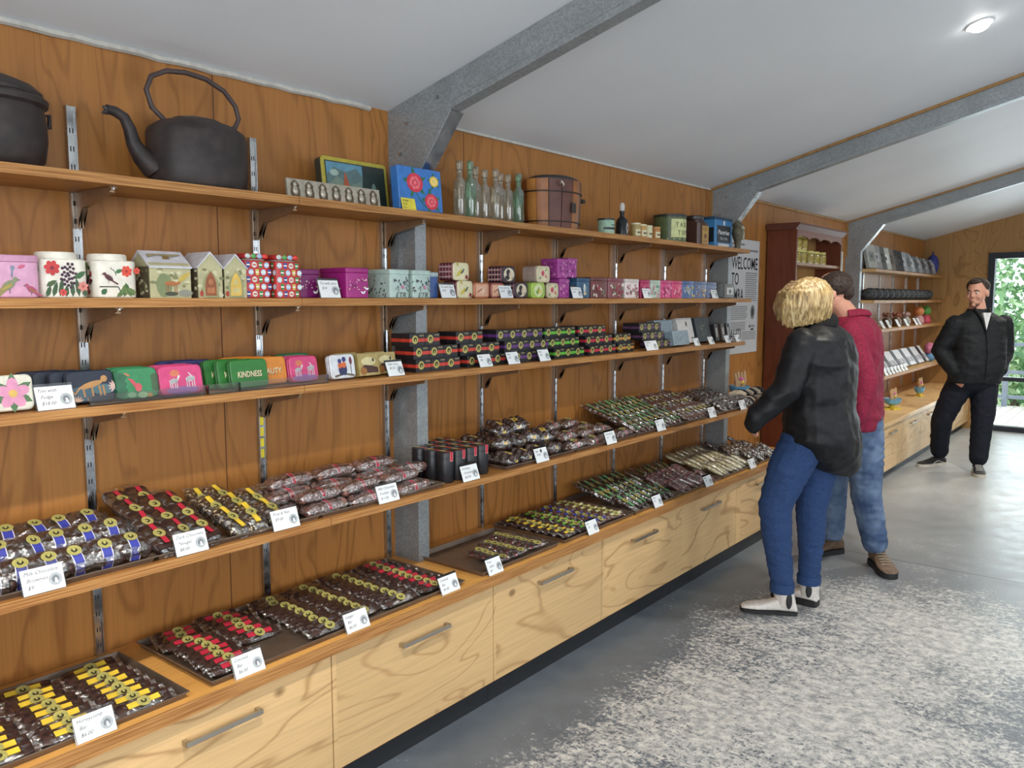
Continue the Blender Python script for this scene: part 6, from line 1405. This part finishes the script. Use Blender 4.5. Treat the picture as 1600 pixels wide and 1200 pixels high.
limb(b, [(.012, -.06, .89), (-.068, -.08, .74), (-.125, -.08, .565), (-.105, -.07, .40), (-.068, -.06, .155)], [.112, .102, .082, .072, .054], DN)
limb(b, [(.155, .06, .88), (.130, .06, .70), (.105, .05, .52), (.112, .05, .36), (.112, .06, .155)], [.112, .098, .078, .066, .053], DN)
jn = remeshed(b, 'jeans', wm, DN, .009, 3, folds(.0045, 10, 26, 9))
for l_, d in (((-.068, -.06, .155), 0), ((.112, .06, .155), 1)):
    b = MB(); b.lathe([(.052, -.035), (.060, -.034), (.061, .012), (.054, .016)], DN, 20, cap=False); o = b.build('turned_up_cuff', jn); o.location = l_
shoe(wm, (.0, -.06, .002), (-.262, -.02, .010), M['white_boot'], M['sole'], .043, .085, (-.062, -.058, .125), .014, 'chelsea_boot')
shoe(wm, (.152, .05, .0), (-.03, .20, .002), M['white_boot'], M['sole'], .045, .088, (.115, .062, .130), .028, 'chelsea_boot')
b = MB(); b.ell((-.045, -.105, .085), (.016, .006, .042), M['sole'], 10, 8); b.build('elastic_gusset', wm); b = MB(); b.ell((.10, .022, .095), (.017, .010, .040), M['sole'], 10, 8); b.build('elastic_gusset', wm)

# --- man in the maroon shirt, behind her
mn = empty('person', (1.08, 5.0, 0), YAWM, 'man in a maroon shirt, faded jeans and brown boots behind the woman', 'person')
b = MB(); at = head_geo(b, (-.205, .0, 1.635), (-.80, .50, -.42), S_)
limb(b, [(-.17, 0, 1.57), (-.085, 0, 1.46)], [.060, .068], S_)
rings_el(b, [(-.08, 0, 1.47, .09, .07), (-.07, 0, 1.41, .19, .10), (-.06, 0, 1.25, .17, .11), (-.05, 0, 1.08, .15, .11), (-.045, 0, .95, .16, .11), (-.045, 0, .87, .15, .11)], Wp, S_)
A1 = [(-.15, -.14, 1.40), (-.10, -.24, 1.13), (-.14, -.27, .95), (-.155, -.27, .91)]; A2 = [(.06, .16, 1.40), (.0, .30, 1.13), (-.20, .34, 1.02), (-.27, .34, 1.0)]
for A in (A1, A2): limb(b, A, [.05, .043, .032, .027], S_); hand(b, A[-1], (-1, .1, -.4), (-.3, .2, -.9), S_, 1.05, .45)
N1 = [(-.01, -.02, .87), (.015, -.03, .66), (.03, -.02, .45), (.07, -.01, .30), (.108, -.01, .12)]; F1 = [(-.12, .10, .87), (-.10, .16, .66), (-.075, .20, .45), (-.06, .23, .30), (-.045, .25, .12)]
for A, tt in ((N1, (.110, -.12, .036)), (F1, (-.12, .228, .036))): limb(b, A, [.09, .08, .058, .054, .04], S_); limb(b, [A[-1], (A[-1][0], A[-1][1]+.01, .06)], [.034, .024], S_); limb(b, [(A[-1][0], A[-1][1]+.01, .05), tt], [.018, .012], S_)
remeshed(b, 'body', mn, S_, .0068, 3); eyes(mn, at)
b = MB(); BHm = M['brown_hair']; rot = Matrix.Rotation(-.25, 3, 'Y')
b.ell((-.192, -.004, 1.680), (.100, .092, .080), BHm, 16, 10, rot); b.ell((-.140, .0, 1.645), (.056, .080, .062), BHm, 12, 8, rot); b.ell((-.262, .02, 1.690), (.040, .060, .036), BHm, 12, 8, rot); remeshed(b, 'short_hair', mn, BHm, .007, 2, lambda co: .002*noise.noise(co*90))
b = MB(); SR = M['shirt_red']
rings_el(b, [(-.085, 0, 1.505, .085, .078), (-.078, 0, 1.465, .155, .105), (-.068, 0, 1.42, .215, .125), (-.062, 0, 1.33, .232, .140), (-.058, 0, 1.18, .225, .142), (-.055, 0, 1.03, .225, .145), (-.055, 0, .92, .235, .155), (-.060, 0, .845, .232, .152)], Wp, SR)
limb(b, [(-.155, -.145, 1.40), (-.10, -.245, 1.13), (-.135, -.268, .97), (-.145, -.27, .94)], [.078, .066, .052, .046], SR); limb(b, [(.065, .16, 1.40), (.015, .30, 1.13), (-.17, .34, 1.03)], [.078, .066, .05], SR)
sh = remeshed(b, 'shirt', mn, SR, .010, 4, folds(.007, 8, 14, 21))
b = MB(); b.tube([(-.14, -.07, 1.515), (-.075, -.085, 1.525), (-.015, -.05, 1.520), (.0, .02, 1.515)], [(.012, .024)]*4, SR, 10, up=(1, 0, 0)); b.build('collar', sh)
b = MB(); DN2 = M['denim2']
rings_el(b, [(-.05, 0, .96, .175, .13), (-.05, 0, .88, .180, .135), (-.05, .03, .80, .14, .11)], Wp, DN2)
limb(b, N1[:-1]+[(.104, -.01, .150)], [.118, .104, .086, .080, .072], DN2); limb(b, F1[:-1]+[(-.048, .25, .140)], [.115, .100, .082, .076, .070], DN2)
remeshed(b, 'jeans', mn, DN2, .010, 3, folds(.006, 10, 22, 33))
shoe(mn, (.135, .055, .0), (.105, -.235, .0), M['tan_boot'], M['sole'], .052, .105, (.108, -.0, .165), .030, 'walking_boot', C(150, 140, 120, .7))
shoe(mn, (.015, .275, .0), (-.215, .20, .0), M['tan_boot'], M['sole'], .050, .105, (-.045, .25, .160), .028, 'walking_boot', C(150, 140, 120, .7))

# --- man in black walking away from the door
m3 = empty('person', (1.0, 8.45, 0), YAWM, 'man in black jacket and trousers with hands in his pockets by the door', 'person')
b = MB(); at = head_geo(b, (.092, -.015, 1.658), (-.80, -.60, -.12), S_, 1.08)
limb(b, [(.10, 0, 1.57), (.12, .01, 1.47)], [.064, .078], S_)
W3_ = (1, 0)
rings_el(b, [(.125, 0, 1.47, .09, .08), (.13, 0, 1.40, .20, .11), (.13, 0, 1.2, .19, .14), (.12, -.01, 1.02, .18, .15), (.115, 0, .9, .18, .13), (.115, 0, .82, .17, .12)], W3_, S_)
A1 = [(-.075, 0, 1.37), (-.175, .07, 1.11), (-.10, -.06, .93)]; A2 = [(.345, 0, 1.37), (.425, .07, 1.10), (.315, -.06, .93)]
for A, s_ in ((A1, 1), (A2, -1)): limb(b, A, [.052, .044, .03], S_); hand(b, A[-1], (s_*.35, -.15, -1), (s_*.8, .2, 0), S_, 1.05, .35)
Lg = [(.025, .03, .84), (-.045, .07, .66), (-.095, .12, .46), (-.075, .18, .30), (-.040, .24, .12)]; Rg = [(.205, .0, .84), (.200, -.03, .66), (.182, -.06, .46), (.165, -.07, .30), (.150, -.08, .12)]
for A, tt in ((Lg, (-.13, .215, .032)), (Rg, (.105, -.18, .032))): limb(b, A, [.095, .085, .06, .055, .04], S_); limb(b, [A[-1], (A[-1][0], A[-1][1]+.01, .06)], [.034, .024], S_); limb(b, [(A[-1][0], A[-1][1]+.01, .05), tt], [.018, .012], S_)
remeshed(b, 'body', m3, S_, .0072, 3); eyes(m3, at, 1.08)
b = MB(); f = Vector((-.62, -.78, -.10)).normalized()
b.ell((.108, .006, 1.714), (.098, .100, .080), BHm, 16, 10); b.ell((.138, .030, 1.680), (.082, .082, .080), BHm, 12, 8); b.ell((.048, -.040, 1.752), (.050, .052, .026), BHm, 12, 8); remeshed(b, 'short_hair', m3, BHm, .007, 2, lambda co: .002*noise.noise(co*90))
b = MB(); b.ell(at((0, .046, -.092)), (.043, .040, .027), M['beard'], 12, 8); b.build('stubble_beard', m3)
b = MB(); J3 = M['jacket3']
rings_el(b, [(.120, .01, 1.510, .088, .082), (.122, .01, 1.480, .100, .090), (.128, .01, 1.445, .165, .112), (.135, 0, 1.40, .235, .130), (.138, 0, 1.31, .240, .155), (.132, -.01, 1.15, .232, .170), (.125, -.015, 1.0, .235, .178), (.115, -.01, .90, .232, .165), (.112, -.005, .83, .225, .155)], W3_, J3)
limb(b, [(-.085, 0, 1.375), (-.180, .075, 1.11), (-.105, -.045, .945)], [.082, .074, .060], J3); limb(b, [(.355, 0, 1.375), (.432, .075, 1.10), (.322, -.045, .945)], [.082, .074, .060], J3)
jk = remeshed(b, 'jacket', m3, J3, .011, 4, folds(.007, 8, 13, 41))
b = MB(); b.prism([(.070, 1.475), (.142, 1.475), (.108, 1.32)], -.165, -.135, 'y', C(206, 206, 206, .7)); o = b.build('white_shirt_front', m3, smooth=False)
b = MB(); b.tube([(.044, -.070, 1.515), (.072, -.150, 1.42), (.106, -.176, 1.29), (.112, -.200, 1.10), (.112, -.185, .86)], [.012, .010, .005, .004, .004], J3, 8); b.tube([(.176, -.070, 1.515), (.150, -.150, 1.42), (.112, -.176, 1.29)], [.012, .010, .005], J3, 8); b.build('zip_and_collar', jk)
b = MB(); T3m = M['trouser3']
rings_el(b, [(.115, 0, .93, .185, .135), (.115, 0, .84, .195, .140), (.115, .01, .77, .17, .12)], W3_, T3m)
limb(b, Lg[:-1]+[(-.042, .235, .145)], [.122, .112, .094, .086, .080], T3m); limb(b, Rg[:-1]+[(.152, -.08, .135)], [.122, .112, .094, .086, .080], T3m)
remeshed(b, 'trousers', m3, T3m, .010, 3, folds(.0045, 9, 14, 51))
shoe(m3, (.02, .275, .0), (-.275, .165, .0), M['black_shoe'], M['pale_sole'], .050, .088, None, .026, 'skate_shoe', C(60, 60, 64, .6), C(206, 202, 194, .6))
shoe(m3, (.165, -.045, .0), (.045, -.315, .0), M['black_shoe'], M['pale_sole'], .050, .088, None, .026, 'skate_shoe', C(206, 202, 194, .6), C(206, 202, 194, .6))
